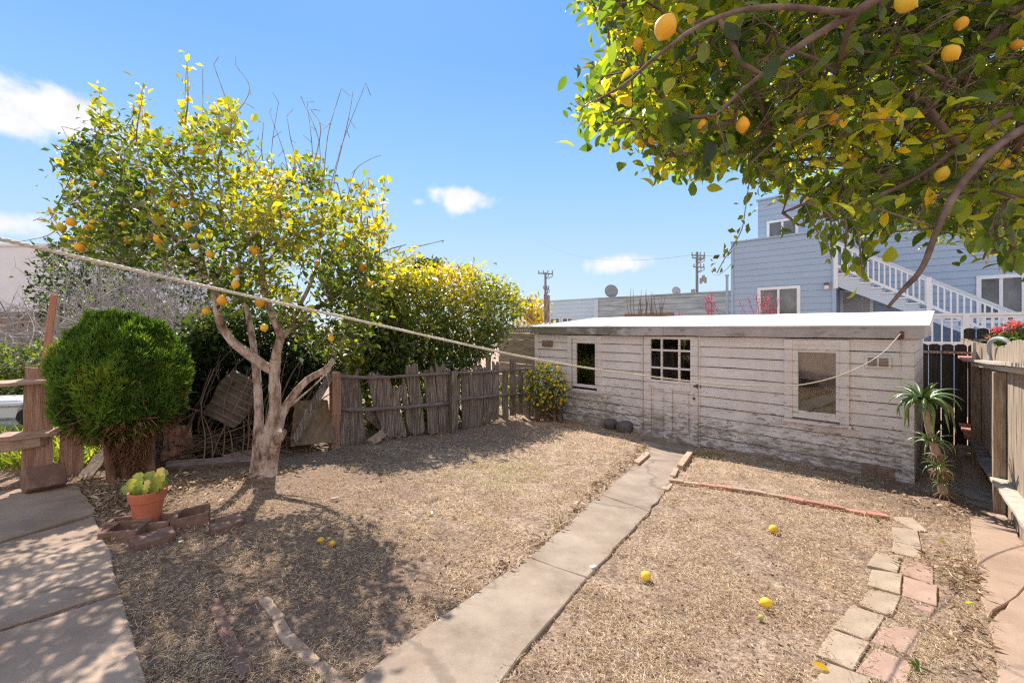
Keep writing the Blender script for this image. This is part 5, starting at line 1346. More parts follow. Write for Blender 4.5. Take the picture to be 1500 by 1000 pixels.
lemon_tree()

def near_lemon_tree():
    base = A([3.05, 1.15, .37]); t = thing('lemon_tree', 'overhanging lemon tree filling the upper right corner with dark branches and fruit', 'tree', base)
    sk = Skel(); 
    tr = sk.path([base + A([0, 0, -.1]), (3.0, 1.2, 1.1), (2.9, 1.35, 1.9), (2.75, 1.5, 2.5)], rad=[.12, .10, .09, .08])
    a = lambda px, py, y: at(px, py, y)
    # big limbs fan out over the yard, seen from below
    L1 = sk.path([(2.75, 1.5, 2.5), a(1640, 120, 2.1), a(1500, 30, 2.2), a(1420, 90, 2.3), a(1330, 180, 2.5), a(1260, 235, 2.6), a(1180, 300, 2.6)], tr[-1], rad=[.055, .04, .028, .023, .018, .012, .006])
    L2 = sk.path([(2.75, 1.5, 2.5), a(1640, 200, 1.9), a(1500, 165, 1.95), a(1420, 205, 2.0), a(1340, 262, 2.05), a(1250, 300, 2.1), a(1170, 330, 2.1)], tr[-1], rad=[.045, .03, .018, .015, .012, .008, .005])
    L3 = sk.path([a(1560, 160, 2.0), a(1480, 200, 1.8), a(1420, 255, 1.75), a(1380, 320, 1.72), a(1352, 390, 1.7), a(1322, 425, 1.68), a(1301, 450, 1.66)], L2[6], rad=[.022, .018, .0145, .012, .010, .008, .005])
    L4 = sk.path([(2.75, 1.5, 2.5), a(1600, -60, 1.7), a(1400, -60, 1.6), a(1250, 20, 1.65), a(1160, 75, 1.7), a(1090, 130, 1.75), a(1048, 168, 1.78)], tr[-1], rad=[.05, .034, .022, .016, .012, .009, .006])
    L5 = sk.path([a(1250, 20, 1.65), a(1130, 10, 1.5), a(1040, 30, 1.45), a(965, 80, 1.42), a(920, 120, 1.45), a(870, 150, 1.5)], L4[14], rad=[.012, .010, .008, .006, .005, .003])
    L6 = sk.path([a(1330, 180, 2.5), a(1200, 200, 2.6), a(1100, 220, 2.6), a(1020, 230, 2.5), a(940, 225, 2.4)], L1[19], rad=[.014, .012, .010, .007, .004])
    L7 = sk.path([a(1600, -60, 1.7), a(1500, -200, 2.4), a(1300, -260, 2.8), a(1100, -160, 2.9), a(960, -60, 2.9)], L4[4], rad=[.04, .034, .026, .018, .010])
    L8 = sk.path([a(1500, 165, 1.95), a(1480, 260, 2.5), a(1460, 330, 2.8), a(1440, 380, 3.0)], L2[9], rad=[.02, .016, .012, .006])
    L9 = sk.path([(2.75, 1.5, 2.5), a(1700, -250, 2.2), (2.2, 2.4, 4.3), (1.6, 3.0, 4.6)], tr[-1], rad=[.05, .04, .026, .01])
    n_hand = len(sk.P)
    # shell of the crown as surveyed: outline of the underside, depth through the crown
    poly = [(845, -30), (868, 20), (905, 60), (880, 100), (850, 128), (858, 165), (872, 195), (910, 182), (945, 212), (985, 245), (1030, 262), (1075, 238), (1120, 262), (1175, 288), (1215, 298), (1245, 325), (1290, 345), (1325, 318), (1375, 345), (1410, 345), (1450, 370), (1500, 372), (1640, 380), (1700, 100), (1650, -300), (1300, -330), (1000, -200)]
    q = sample_poly(poly, 7200); T = []
    for x, y in q:
        d = 1.75 + 3.7 * rng.random() ** .72; edge = min(1, max(0, (x - 850) / 260)); d = 1.75 + (d - 1.75) * (.40 + .60 * edge)
        T.append(at(x, y, d))
    T = A(T); T = T[(T[:, 2] < 6.2) & (T[:, 2] > 2.12)]
    nz = A([mnoise.noise(Vector(tuple(p * 2.2))) for p in T]); T = T[nz > -.38]
    ends = sk.grow(T, .14, .07, -.03, first=tr[-1], up=.2)
    # hanging sprays along the lower rim
    hang = []
    for x, y, L, yy in [(1150, 300, 22, 1.7), (1110, 285, 30, 1.75), (1190, 330, 30, 1.6), (1215, 350, 55, 1.6), (1238, 355, 70, 1.55), (1255, 370, 90, 1.5), (1268, 380, 70, 1.5), (1205, 300, 30, 1.7), (1020, 262, 35, 1.5), (1035, 255, 45, 1.5), (1300, 360, 30, 1.7), (1450, 370, 40, 1.4), (1462, 340, 60, 1.4), (1485, 380, 60, 1.3), (1280, 330, 50, 1.5), (1410, 345, 40, 1.8), (1230, 300, 60, 1.7), (1095, 255, 40, 1.9), (1330, 320, 40, 1.8), (955, 200, 40, 1.6), (880, 150, 50, 1.5)]:
        yy *= 1.25; p = a(x, y - 34, yy); j = sk.near(p); e = p + A([rng.normal(0, .02), rng.normal(0, .02), -L * .75 / F * yy]); ids = sk.path([sk.P[j], p, e], j, 4); hang += ids[3:]
    for _ in range(520):       # dead bare twigs slanting down out of the crown
        x, y = sample_poly([(1010, 0), (1030, 120), (1120, 190), (1300, 270), (1480, 310), (1600, 250), (1600, -100), (1000, -100)], 1)[0]; p = at(x, y, rng.uniform(1.8, 3.6)); j = sk.near(p); d = unit(A([-1.0, .25, -.62]) + rng.normal(0, .35, 3)) * rng.uniform(.15, .42)
        sk.path([sk.P[j], (sk.P[j] + p) / 2 + rng.normal(0, .03, 3), p, p + d * .5 + rng.normal(0, .035, 3), p + d], j, 3, rad=[.0045, .004, .0034, .0026, .0016])
    sk.radii(.0036, 2.4)
    mb = MB(); sk.mesh(mb, n_thick=9, n_thin=5); mb.build('branches', MAT['bark2'], t, smooth=True)
    EP = A(sk.P); par = A(sk.par); ends = A(ends); outd = lambda e: unit(EP[e] - EP[par[e]] + 1e-9)
    e = np.concatenate([ends, par[ends]]); e = e[e > n_hand]; patch = A([mnoise.noise(Vector(tuple(p * 1.6 + 9))) for p in EP[e]])
    tone = np.clip(.53 + .50 * patch, .02, .94); keep = rng.random(len(e)) < .72
    lm = MB(); leaf_cloud(lm, EP[e][keep], outd(e)[keep], 5, .077, .040, tone[keep], .06, .1, True, .6, tj=.18)
    hg = A(hang); d = outd(hg) * .5 + A([0, 0, -.5]); leaf_cloud(lm, EP[hg], unit(d), 3, .055, .029, np.full(len(hg), .50), .022, -.9, True, .4)
    lm.build('crown', MAT['nearleaf'], t)
    fr = [(975, 40, 1.13, 1.25), (1088, 183, 1.62, 1), (1027, 183, 1.62, 1), (960, 185, 1.85, 1), (955, 205, 1.95, .8), (1222, 175, 1.75, 1), (1300, 182, 1.6, 1), (1408, 35, 1.5, .95), (1393, 78, 1.3, 1.05), (1327, 5, 1.0, 1.0), (1380, 255, 1.55, 1), (1410, 232, 1.7, .9), (1320, 70, 2.1, 1), (1150, 20, 1.7, 1.0), (1490, 66, 1.6, .8), (935, 65, 1.6, .9), (1195, 205, 1.9, .8), (1470, 240, 1.7, .9), (1330, 290, 2.0, .8), (1290, 300, 2.1, .8), (1200, 215, 2.2, .9), (1205, 50, 2.2, 1), (915, 215, 1.9, .6), (1240, 240, 2.3, .9), (1440, 150, 2.3, .9), (1120, 255, 2.3, .8), (1400, 195, 2.2, .9)]
    proto = None
    for i, (x, y, dd, sc) in enumerate(fr):
        p = at(x, y, dd + (.35 if i > 3 else .2)); sc *= .95
        if proto is None:
            m = MB(); lemon_mesh(m, A([0, 0, 0]), .028, (.1, .1, -1)); proto = m.build('fruit', MAT['lemon'], t, smooth=True, local=True); o = proto
        else:
            o = proto.copy(); COL.objects.link(o); o.parent = t
        o.location = p - base; o.rotation_euler = (rng.normal(0, .5), rng.normal(0, .5), rng.uniform(0, 6)); o.scale = (sc,) * 3
near_lemon_tree()

def hanging_vine(name, label, pts, dy):
    P = smooth_path([at(x, y, d) for x, y, d in pts], 8); m = MB(); tube(m, P, .0022, 4); t = thing(name, label, 'vine', P[-1]); m.build('stem', MAT['twig'], t)
    m = MB(); leaf_cloud(m, P[::2], np.tile(A([0, .1, -1.0]), (len(P[::2]), 1)), 2, .03, .018, np.full(len(P[::2]), .5), .018, -.2); m.build('leaves', MAT['lemonleaf'], t)
hanging_vine('hanging_vine', 'thin vine with small leaves trailing from the overhanging branches in front of the blue house', [(1180, 300, 1.9), (1195, 335, 1.9), (1210, 350, 1.9), (1218, 380, 1.9)], 0)
hanging_vine('hanging_vine', 'wispy strand of small leaves hanging against the sky left of the blue house', [(1098, 262, 2.0), (1092, 305, 2.0), (1085, 340, 2.0), (1062, 378, 2.0), (1050, 400, 2.0)], 0)

def round_bush():
    base = gp(200, 702); c = at(180, 563, 4.69); t = thing('round_bush', 'round clipped dark green conifer bush on several short reddish trunks', 'bush', base)
    n = 36000; d = rand_dirs(n); d = d[d[:, 2] > -.86]; n = len(d)
    lump = A([mnoise.noise(Vector(tuple(v * 2.6))) * .17 + mnoise.noise(Vector(tuple(v * 5.5))) * .12 for v in d])
    R = A([.565, .58, .735]); rad = (1 + lump) * (1 - .16 * rng.random(n) ** 1.5)
    # flatter underneath
    rad = np.where(d[:, 2] < -.45, rad * (1 - .10 * (-.45 - d[:, 2]) / .35), rad)
    b = c + d * R * rad[:, None] * .96; dirs = unit(d * .55 + A([0, 0, .75]) + rng.normal(0, .42, (n, 3)))
    m = MB(); patch = A([mnoise.noise(Vector(tuple(v * 3 + 4))) for v in d]); L = .066 * (1 + rng.normal(0, .3, n)).clip(.4, 1.7)
    # each frond is a narrow spray of three blades
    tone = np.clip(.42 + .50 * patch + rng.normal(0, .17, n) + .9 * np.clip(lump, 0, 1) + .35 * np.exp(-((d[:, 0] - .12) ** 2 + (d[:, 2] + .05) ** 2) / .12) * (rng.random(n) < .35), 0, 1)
    s = rand_dirs(n)
    for k in (-1, 0, 1):
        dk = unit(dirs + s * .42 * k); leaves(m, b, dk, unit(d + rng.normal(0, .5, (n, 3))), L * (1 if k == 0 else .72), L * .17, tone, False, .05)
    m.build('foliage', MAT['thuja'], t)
    # old wood inside and the dry skirt
    m = MB(); q = rand_dirs(5200); q[:, 2] = -np.abs(q[:, 2]) * .75 - .25; q = unit(q); q = q[(q[:, 2] < -.58)]; rr = A([.56, .56, .72]) * 1.0 if False else .64 * (1 - .45 * rng.random(len(q)))
    b = c + q * rr[:, None] + A([.02, 0, -.02]); leaves(m, b, unit(q * .5 + rng.normal(0, .6, q.shape) + A([0, 0, -.25])), q, .085, .010, rng.random(len(q)), False, .1)
    q = 1500; b0 = A([[*gp(rng.uniform(168, 214), 702)[:2], 0] for _ in range(q)]); b0[:, 2] = base[2] + .05 + .42 * rng.random(q) ** .6; leaves(m, b0 + rng.normal(0, .03, (q, 3)), unit(rng.normal(0, .45, (q, 3)) + A([0, 0, -.8])), rand_dirs(q), .10, .008, rng.random(q) * .8, False, .1)
    m.build('dry_skirt', MAT['thujadry'], t)
    for px, off, r in ((170, -.04, .045), (184, .03, .052), (198, .1, .04), (215, .06, .046), (160, .1, .035)):
        sk = MB(); b0 = gp(px, 703) + A([0, off, -.08]); top = c + A([(px - 190) / 120, off * 2, -.05]); P = smooth_path([b0, b0 + (top - b0) * .35 + A([rng.normal(0, .02), 0, 0]), b0 + (top - b0) * .7 + A([rng.normal(0, .03), 0, 0]), top], 4); tube(sk, P, [r, r * .85, r * .7, r * .45], 9, lump=.09); sk.build('trunk', MAT['thujabark'], t, smooth=True)
    m = MB()
    for _ in range(420):
        q = unit(rand_dirs(1)[0] * A([1, 1, .6]) + A([0, 0, -.25])); P = [c + q * .15, c + q * .45 + rng.normal(0, .05, 3), c + q * (.62 if q[2] < -.3 else .50) + rng.normal(0, .05, 3)]; tube(m, P, [.012, .007, .003], 4, cap=False)
    m.build('branches', MAT['thujabark'], t)
    # a core of darkest-green inner foliage keeps the ball from being see-through
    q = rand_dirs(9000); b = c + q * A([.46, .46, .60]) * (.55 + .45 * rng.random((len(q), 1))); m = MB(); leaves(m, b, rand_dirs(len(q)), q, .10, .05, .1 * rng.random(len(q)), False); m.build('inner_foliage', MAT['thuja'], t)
round_bush()

def shrub(name, label, cat, mat, poly, Yf, n, L, W, tone_fn, per=5, spread=.08, stems=6, gz0=.1, up=.3, tj=.16, twig='bark2', clump=-.35):
    q = sample_poly(poly, n); T = A([at(x, y, Yf(x, y)) for x, y in q]); nz = A([mnoise.noise(Vector(tuple(p * 1.4 + 3))) for p in T]); T = T[nz > clump]
    T = T[T[:, 2] > gz0 + .05]
    c = T.mean(0); base = A([c[0], c[1], float(gz(c[0], c[1]))]); t = thing(name, label, cat, base); sk = Skel(); r0 = None
    for k in range(stems):
        b = base + A([rng.normal(0, .18), rng.normal(0, .15), -.05]); m = T[rng.integers(len(T))]; mid = b + (m - b) * .55 + A([0, 0, .15]); sk.path([b, b + (mid - b) * .5 + rng.normal(0, .05, 3), mid], rad=[.045, .035, .025])
    nh = len(sk.P); ends = sk.grow(T, .25, .06, .05, up=.6); sk.radii(.004, 2.4)
    mb = MB(); sk.mesh(mb, n_thick=6); mb.build('stems', MAT[twig], t, smooth=True)
    EP = A(sk.P); par = A(sk.par); e = A(ends); o = unit(EP[e] - EP[par[e]] + 1e-9); o = unit(o + .6 * unit(EP[e] - c))
    lm = MB(); px = q[:len(T)]; leaf_cloud(lm, EP[e], o, per, L, W, np.clip(tone_fn(EP[e]), 0, 1), spread, up, tj=tj); lm.build('leaves', MAT[mat], t); return t, T

def fY(x):
    s = (x - CX) / F; return (LF(max(x, 480))[0][1])
cit = [(556, 548), (540, 500), (538, 440), (552, 400), (580, 385), (612, 398), (640, 392), (668, 388), (690, 390), (705, 398), (735, 412), (752, 420), (765, 436), (772, 452), (748, 478), (735, 497), (722, 517), (700, 524), (690, 545), (640, 555), (600, 558)]
shrub('citrus_shrub', 'big rounded citrus shrub with yellow new growth, spilling over the picket fence', 'shrub', 'shrubleaf', cit, lambda x, y: fY(x) + .3 + 1.9 * rng.random() * (1 - .55 * abs((x - 650) / 120)), 2300, .105, .052, lambda p: .32 + .46 * np.clip((p[:, 2] - 1.9) / 1.5, -.3, 1.2) + .34 * A([mnoise.noise(Vector(tuple(v * 1.3))) for v in p]), 7, .11, 8, clump=-.55)
shrub('citrus_shrub', 'lower citrus shrub with glossy mixed green leaves behind the lemon tree', 'shrub', 'shrubleaf', [(500, 560), (490, 500), (520, 440), (548, 410), (585, 420), (600, 470), (600, 540), (570, 560)], lambda x, y: fY(x) + .3 + 1.4 * rng.random(), 1000, .10, .05, lambda p: .46 + .38 * A([mnoise.noise(Vector(tuple(v * 1.5 + 7))) for v in p]), 7, .10, 6, clump=-.55)
shrub('round_tree', 'dense dark round headed tree peeping over the citrus shrub', 'tree', 'ivyleaf', [(600, 415), (598, 398), (606, 385), (622, 380), (640, 384), (648, 398), (645, 415)], lambda x, y: 15.5 + 1.5 * rng.random(), 300, .16, .08, lambda p: .30 + .5 * np.clip((p[:, 2] - 4.1) / .5, 0, 1), 7, .10, 3, clump=-.6)
shrub('bright_shrub', 'sunlit yellow green shrub behind the old frame, left of the shed roof', 'shrub', 'shrubleaf', [(752, 475), (755, 450), (770, 438), (785, 440), (800, 446), (800, 480)], lambda x, y: 14.0 + 1.0 * rng.random(), 160, .16, .08, lambda p: np.full(len(p), .82), 6, .10, 3)
shrub('leafy_shrub', 'green leafy shrub seen through the gaps of the picket fence', 'shrub', 'hedge', [(505, 655), (505, 560), (560, 545), (680, 545), (765, 560), (768, 608), (680, 625), (600, 640)], lambda x, y: fY(x) + .6 + 1.5 * rng.random(), 800, .13, .06, lambda p: .35 + .5 * rng.random(len(p)), 5, .12, 8, twig='vine')

def ivy():
    t = thing('ivy_thicket', 'dark tangled ivy and brown vine stems behind the lemon tree trunk', 'vine', gp(330, 668)); m = MB(); lm = MB()
    def FL(px, back):
        a = A([-4.93, 4.54]); d = unit(A([2.26, 1.95])); s = (px - CX) / F; k = (s * a[1] - a[0]) / (d[0] - s * d[1]); p = a + d * k; return p + A([-d[1], d[0]]) * back
    poly = [(250, 660), (255, 560), (270, 500), (300, 470), (350, 455), (420, 455), (480, 480), (510, 520), (500, 560), (480, 560), (440, 600), (410, 650), (330, 665)]
    q = sample_poly(poly, 2600); P = []
    for x, y in q:
        g = FL(x, .15 + .75 * rng.random()); P.append(A([g[0], g[1], zpx(g, y)]))
    P = A(P); P = P[P[:, 2] > .4]
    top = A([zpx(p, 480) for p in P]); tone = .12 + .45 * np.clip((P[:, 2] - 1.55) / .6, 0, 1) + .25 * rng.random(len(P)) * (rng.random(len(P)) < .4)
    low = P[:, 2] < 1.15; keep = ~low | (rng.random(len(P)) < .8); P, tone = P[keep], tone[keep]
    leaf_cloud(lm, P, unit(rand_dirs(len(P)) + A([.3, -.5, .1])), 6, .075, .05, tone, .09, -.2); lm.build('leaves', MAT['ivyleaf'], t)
    for x in (292, 305, 318, 333, 352, 364, 372, 300, 345):     # stems trailing over the iron sheet
        g = FL(x, -.38); a = A([g[0], g[1], float(gz(*g))]); l = rng.normal(0, .18); tube(m, smooth_path([a, a + A([l * .3, .05, .35]), a + A([l, .02, .75]), a + A([l * 1.2, .25, 1.15])], 4), [.010, .005], 4, cap=False)
    for _ in range(210):
        x = rng.uniform(240, 470); g = FL(x, rng.uniform(.12, .75)); z0 = float(gz(*g)); h = rng.uniform(.4, 1.5); l = rng.normal(0, .35)
        a = A([g[0], g[1], z0]); P = smooth_path([a, a + A([l * .4 + rng.normal(0, .08), rng.normal(0, .08), h * .4]), a + A([l * .9, rng.normal(0, .1), h * .75]), a + A([l * 1.4 + rng.normal(0, .1), 0, h])], 4); tube(m, P, [.012 * rng.uniform(.4, 1.8), .004], 4, cap=False)
    for _ in range(170):     # fallen stems on the ground
        x = rng.uniform(225, 430); g = FL(x, rng.uniform(-.15, .4)); a = A([g[0], g[1], float(gz(*g)) + .04 + .25 * rng.random()]); d = rand_dirs(1)[0] * A([.5, .4, .18]); tube(m, smooth_path([a - d, a + rng.normal(0, .05, 3), a + d], 3), .006 * rng.uniform(.5, 1.6), 4, cap=False)
    m.build('stems', MAT['vine'], t)
    # the old fence these vines have swallowed
    ft = thing('buried_fence', 'old dark fence boards swallowed by ivy behind the lemon tree', 'fence', (*FL(360, .95), .4))
    for x in range(236, 505, 17):
        g = FL(x, 1.0); g2 = FL(x + rng.normal(0, 4), 1.0); b = MB(); plank(b, (*g, .2), (*g2, 1.75 + rng.normal(0, .1)), .19, .03, (.65, -.75, 0), (.02, .04), .006, 6, 3); b.build('board', MAT['wood_grey'], ft)
ivy()

def bare_thicket():
    t = thing('bare_thicket', 'leafless silvery thicket of arching twigs behind the round bush and fence', 'shrub', at(150, 545, 9.5) * A([1, 1, 0]) + A([0, 0, .5])); m = MB()
    for _ in range(230):
        x = rng.uniform(-60, 340); Y = rng.uniform(7.4, 11.5); b = at(x, 520, Y); b[2] = .5 + .3 * rng.random(); ytop = rng.uniform(350, 520) if x > 70 else rng.uniform(440, 545)
        top = at(x + rng.normal(0, 60), ytop, Y + rng.normal(0, .4)); mid = b + (top - b) * .55 + rng.normal(0, .15, 3) + A([0, 0, .2]); P = smooth_path([b, mid, top], 6); tube(m, P, [.020, .012, .004], 4, cap=False)
        for _ in range(6):
            i = rng.integers(3, len(P)); p = P[i]; d = unit(rand_dirs(1)[0] + unit(top - b) * .7 + A([0, 0, .15])) * rng.uniform(.25, .75); e1 = p + d * .5 + rng.normal(0, .04, 3); e = p + d; tube(m, [p, e1, e], [.007, .005, .0025], 3, cap=False)
            for _ in range(2):
                d2 = unit(rand_dirs(1)[0] + unit(d) * .8) * rng.uniform(.12, .35); tube(m, [e1, e1 + d2 * .5 + rng.normal(0, .02, 3), e1 + d2], [.004, .003, .0015], 3, cap=False)
    for _ in range(200):      # cut and fallen branches lying across
        x = rng.uniform(-80, 330); Y = rng.uniform(6.6, 9); p = at(x, rng.uniform(468, 545), Y); d = unit(A([rng.normal(0, 1), rng.normal(0, .5), rng.normal(.05, .22)])) * rng.uniform(.4, 1.2); tube(m, smooth_path([p - d, p + rng.normal(0, .08, 3), p + d], 4), [.009, .006, .003], 4, cap=False)
    m.build('branches', MAT['twigpale'], t)
    lm = MB(); q = sample_poly([(50, 440), (70, 360), (130, 370), (190, 430), (260, 450), (330, 470), (330, 520), (120, 520), (60, 470)], 260); P = A([at(x, y, rng.uniform(8.5, 11)) for x, y in q]); leaf_cloud(lm, P, rand_dirs(len(P)), 4, .08, .04, rng.random(len(P)) * .7, .12); lm.build('leaves', MAT['hedge'], t)
bare_thicket()
shrub('dark_evergreen', 'dark evergreen behind the bare thicket, beside the pale stucco building', 'tree', 'ivyleaf', [(45, 470), (48, 400), (65, 365), (110, 352), (170, 372), (260, 385), (330, 400), (345, 480), (330, 540), (60, 540)], lambda x, y: rng.uniform(12.0, 13.8), 1100, .15, .07, lambda p: .10 + .4 * rng.random(len(p)), 6, .14, 5, clump=-.5)
shrub('green_hedge', 'low bright green hedge beyond the redwood fence at the far left', 'hedge', 'hedge', [(-60, 600), (-60, 520), (0, 505), (40, 515), (75, 500), (90, 520), (95, 600)], lambda x, y: 6.6 + 1.2 * rng.random(), 520, .085, .05, lambda p: .25 + .55 * rng.random(len(p)), 6, .09, 6, gz0=.5, twig='vine')
shrub('leafy_bush', 'bright green leaves between the round bush and the lemon tree', 'bush', 'hedge', [(232, 540), (238, 505), (262, 495), (300, 505), (330, 480), (345, 490), (330, 530), (290, 560), (258, 585)], lambda x, y: 5.9 + .5 * rng.random(), 170, .09, .06, lambda p: .2 + .5 * rng.random(len(p)), 5, .07, 4, twig='vine')

def lush_grass():
    m = MB(); n = 5200; px = rng.uniform(-80, 170, n); Yv = rng.uniform(4.7, 7.2, n); x = (px - CX) / F * Yv; ok = (x - Yv < -9.55) | (px < 20); x, Yv = x[ok], Yv[ok]; n = len(x); b = np.column_stack([x, Yv, gz(x, Yv)])
    d = unit(np.column_stack([rng.normal(0, .35, n), rng.normal(0, .35, n), np.ones(n)])); L = rng.uniform(.12, .42, n)
    leaves(m, b, d, rand_dirs(n), L, .020, rng.random(n), True, .3); tag(m.build('grass', MAT['grass']), 'lush sunlit green grass beyond the redwood fence', 'grass', kind='stuff')
lush_grass()

def flower_bush():
    t, T = shrub('flower_bush', 'green bush full of yellow daisies at the left corner of the shed', 'bush', 'hedge', [(772, 560), (778, 540), (795, 533), (815, 537), (828, 555), (835, 575), (822, 592), (800, 600), (780, 595), (770, 580)], lambda x, y: 9.55 + .55 * rng.random(), 300, .07, .022, lambda p: .12 + .3 * rng.random(len(p)), 8, .06, 5, twig='vine', clump=-.9)
    m = MB(); sel = T[rng.random(len(T)) < .65]; c = T.mean(0); sel = sel + unit(sel - c) * .05 + A([-.02, -.06, .03])
    for p in sel:
        n = unit(A([-.35, -.7, .6]) + rng.normal(0, .35, 3)); u = unit(np.cross(n, [0, 0, 1.0])); w = np.cross(n, u); a = np.arange(8) * math.pi / 4
        leaves(m, np.repeat(p[None], 8, 0), np.outer(np.cos(a), u) + np.outer(np.sin(a), w), n[None], .038, .024, rng.random(), False, .02)
    m.build('flowers', MAT['flower'], t)
    m = MB()
    for _ in range(60):
        x = rng.uniform(780, 830); p = gp(x, 612 + (x - 785) * .1); p = p + A([0, -.05, 0]); q = at(rng.uniform(775, 830), 590, 9.75); tube(m, smooth_path([p, (p + q) / 2 + rng.normal(0, .06, 3), q], 3), .006, 4, cap=False)
    m.build('stems_low', MAT['vine'], t)
flower_bush()

def blossom(name, label, px, y0, y1, wd, Y, n):
    b = at(px, 480, Y); b[2] = .2; t = thing(name, label, 'shrub', b); sk = Skel(); tops = []; ids = []
    r = sk.path([b, b + A([0, 0, 1.2])], rad=[.05, .04])
    for k in range(n):
        e = at(px + rng.uniform(-wd, wd), rng.uniform(y0, y0 + (y1 - y0) * .6), Y + rng.normal(0, .3)); s = b + A([0, 0, 1.2]); ids += sk.path([s, s + (e - s) * .5 + A([rng.normal(0, .12), 0, -.05]), e], r[-1], 6)
    sk.radii(.006, 2.6); m = MB(); sk.mesh(m); m.build('branches', MAT['twig'], t)
    lm = MB(); P = A(sk.P); e = A([i for i in ids if P[i][2] > at(px, y1, Y)[2] - .15]); leaf_cloud(lm, P[e], np.tile(A([0, 0, 1.0]), (len(e), 1)), 7, .05, .04, rng.random(len(e)), .035, .2, jit=1.0, tj=.25); lm.build('blossom', MAT['blossom'], t)
blossom('blossom_shrub', 'pink flowering branches rising behind the middle of the shed roof', 1047, 428, 462, 16, 13.0, 7)
blossom('blossom_shrub', 'pink blossom branches in front of the blue house window', 1108, 424, 462, 34, 13.2, 11)
blossom('blossom_shrub', 'faint sprig of pink blossom behind the roof, before the grey building', 1000, 450, 463, 8, 14, 2)
def bare_shoots():
    b = at(945, 470, 16); t = thing('bare_shoots', 'thin bare shoots behind the shed roof, before the grey board building', 'shrub', A([b[0], b[1], 1.0])); m = MB()
    for k in range(26):
        x = rng.uniform(925, 975); p = at(x, 475, 16); q = at(x + rng.normal(0, 5), rng.uniform(420, 455), 16); tube(m, [p, (p + q) / 2 + rng.normal(0, .04, 3), q], [.016, .012, .006], 4, cap=False)
    m.build('stems', MAT['twig'], t)
bare_shoots()

def aloe():
    base = gp(1383, 737); Y = base[1]; t = thing('tree_aloe', 'tall aloe with arching green leaves on a bare stem beside the shed corner', 'aloe', base)
    P = lambda x, y, d=0: at(x, y, Y + d); m = MB()
    tube(m, smooth_path([base + A([0, 0, -.08]), P(1380, 700), P(1372, 665), P(1362, 630), P(1355, 597)], 5), [.055, .05, .042, .036, .034], 10, lump=.08); m.build('stem', MAT['aloestem'], t, smooth=True)
    def rosette(c, n, L, W, elev, name, tone, drop=1.0, mat='aloe'):
        mb = MB()
        for i in range(n):
            az = i * 2.399 + rng.normal(0, .15); f = i / max(1, n - 1); el = elev[0] + (elev[1] - elev[0]) * f + rng.normal(0, .08); l = L * (.75 + .35 * f) * rng.uniform(.85, 1.15)
            h = A([math.cos(az), math.sin(az), 0]); rows = 10; pos = A(c, dtype=float) + h * .02; V = []; a = el
            for j in range(rows):
                tt = j / (rows - 1); s = A([-h[1], h[0], 0]); dirv = h * math.cos(a) + A([0, 0, math.sin(a)]); nn = np.cross(s, dirv) * -1; nn = nn if nn[2] > -2 else -nn; u = np.cross(dirv, s) * -1
                w = W * (1 - tt) ** .75 * (1 if j else .8); V += [pos - s * w / 2 + u * w * .22, pos - u * w * .08, pos + s * w / 2 + u * w * .22, pos - u * (w * .08 + W * .22 * (1 - tt))]
                pos = pos + dirv * l / (rows - 1); a -= drop * (.10 + .24 * f) * (1.0 if a > -1.35 else 0)
            fs = []
            for j in range(rows - 1):
                b0 = j * 4; fs += [(b0, b0 + 1, b0 + 5, b0 + 4), (b0 + 1, b0 + 2, b0 + 6, b0 + 5), (b0 + 2, b0 + 3, b0 + 7, b0 + 6), (b0 + 3, b0, b0 + 4, b0 + 7)]
            mb.add(V, fs, np.clip(tone + rng.normal(0, .12) - .15 * f + np.repeat(np.linspace(0, .1, rows), 4), 0, 1))
        return mb.build(name, MAT[mat], t, smooth=True)
    rosette(P(1353, 588), 30, .47, .078, (1.45, .05), 'leaf_rosette', .66, 1.25)
    rosette(P(1364, 646, -.03), 16, .27, .042, (1.4, .1), 'leaf_rosette', .75, .8)
    rosette(P(1374, 682, -.05), 13, .20, .034, (1.2, -.1), 'leaf_rosette', .8, .8); rosette(P(1380, 708, -.05), 10, .14, .022, (1.0, -.3), 'leaf_rosette', .85, .8)
    rosette(P(1380, 690, 0), 40, .17, .04, (.3, -1.0), 'dead_leaves', .5, 1.0, 'aloedead'); rosette(P(1383, 722, 0), 34, .19, .04, (.3, -.8), 'dead_leaves', .5, 1.0, 'aloedead'); rosette(P(1371, 664, 0), 26, .13, .03, (-.1, -1.2), 'dead_leaves', .6, .6, 'aloedead')
aloe()

def fence_flowers():
    for px, py, Y, lab, r in ((1464, 487, 6.9, 'red and coral flowering plant peeping over the fence beside the grey hose', .085), (1486, 478, 6.3, 'pink flowering plant over the bleached fence, rightmost of the two', .08)):
        c = at(px, py, Y); t = thing('flowering_plant', lab, 'plant', A([c[0], c[1], 0])); m = MB()
        for _ in range(16):
            e = c + rng.normal(0, r * .45, 3); tube(m, smooth_path([A([c[0], c[1], .05]), A([c[0], c[1], 1.1]) + rng.normal(0, .06, 3), e], 4), .008, 4, cap=False)
        m.build('stems', MAT['stalk'], t); lm = MB(); q = c + rng.normal(0, r * .45, (26, 3)); leaf_cloud(lm, q, rand_dirs(26), 5, .045, .030, rng.random(26), .02, jit=1.2); lm.build('flowers', MAT['bract'], t)
        lm = MB(); q = c + A([-.1 if r > .19 else 0, 0, -.22]) + rng.normal(0, r * .7, (60, 3)); leaf_cloud(lm, q, rand_dirs(60), 5, .08, .03, rng.random(60) * .5, .04); lm.build('leaves', MAT['hedge'], t)
fence_flowers()

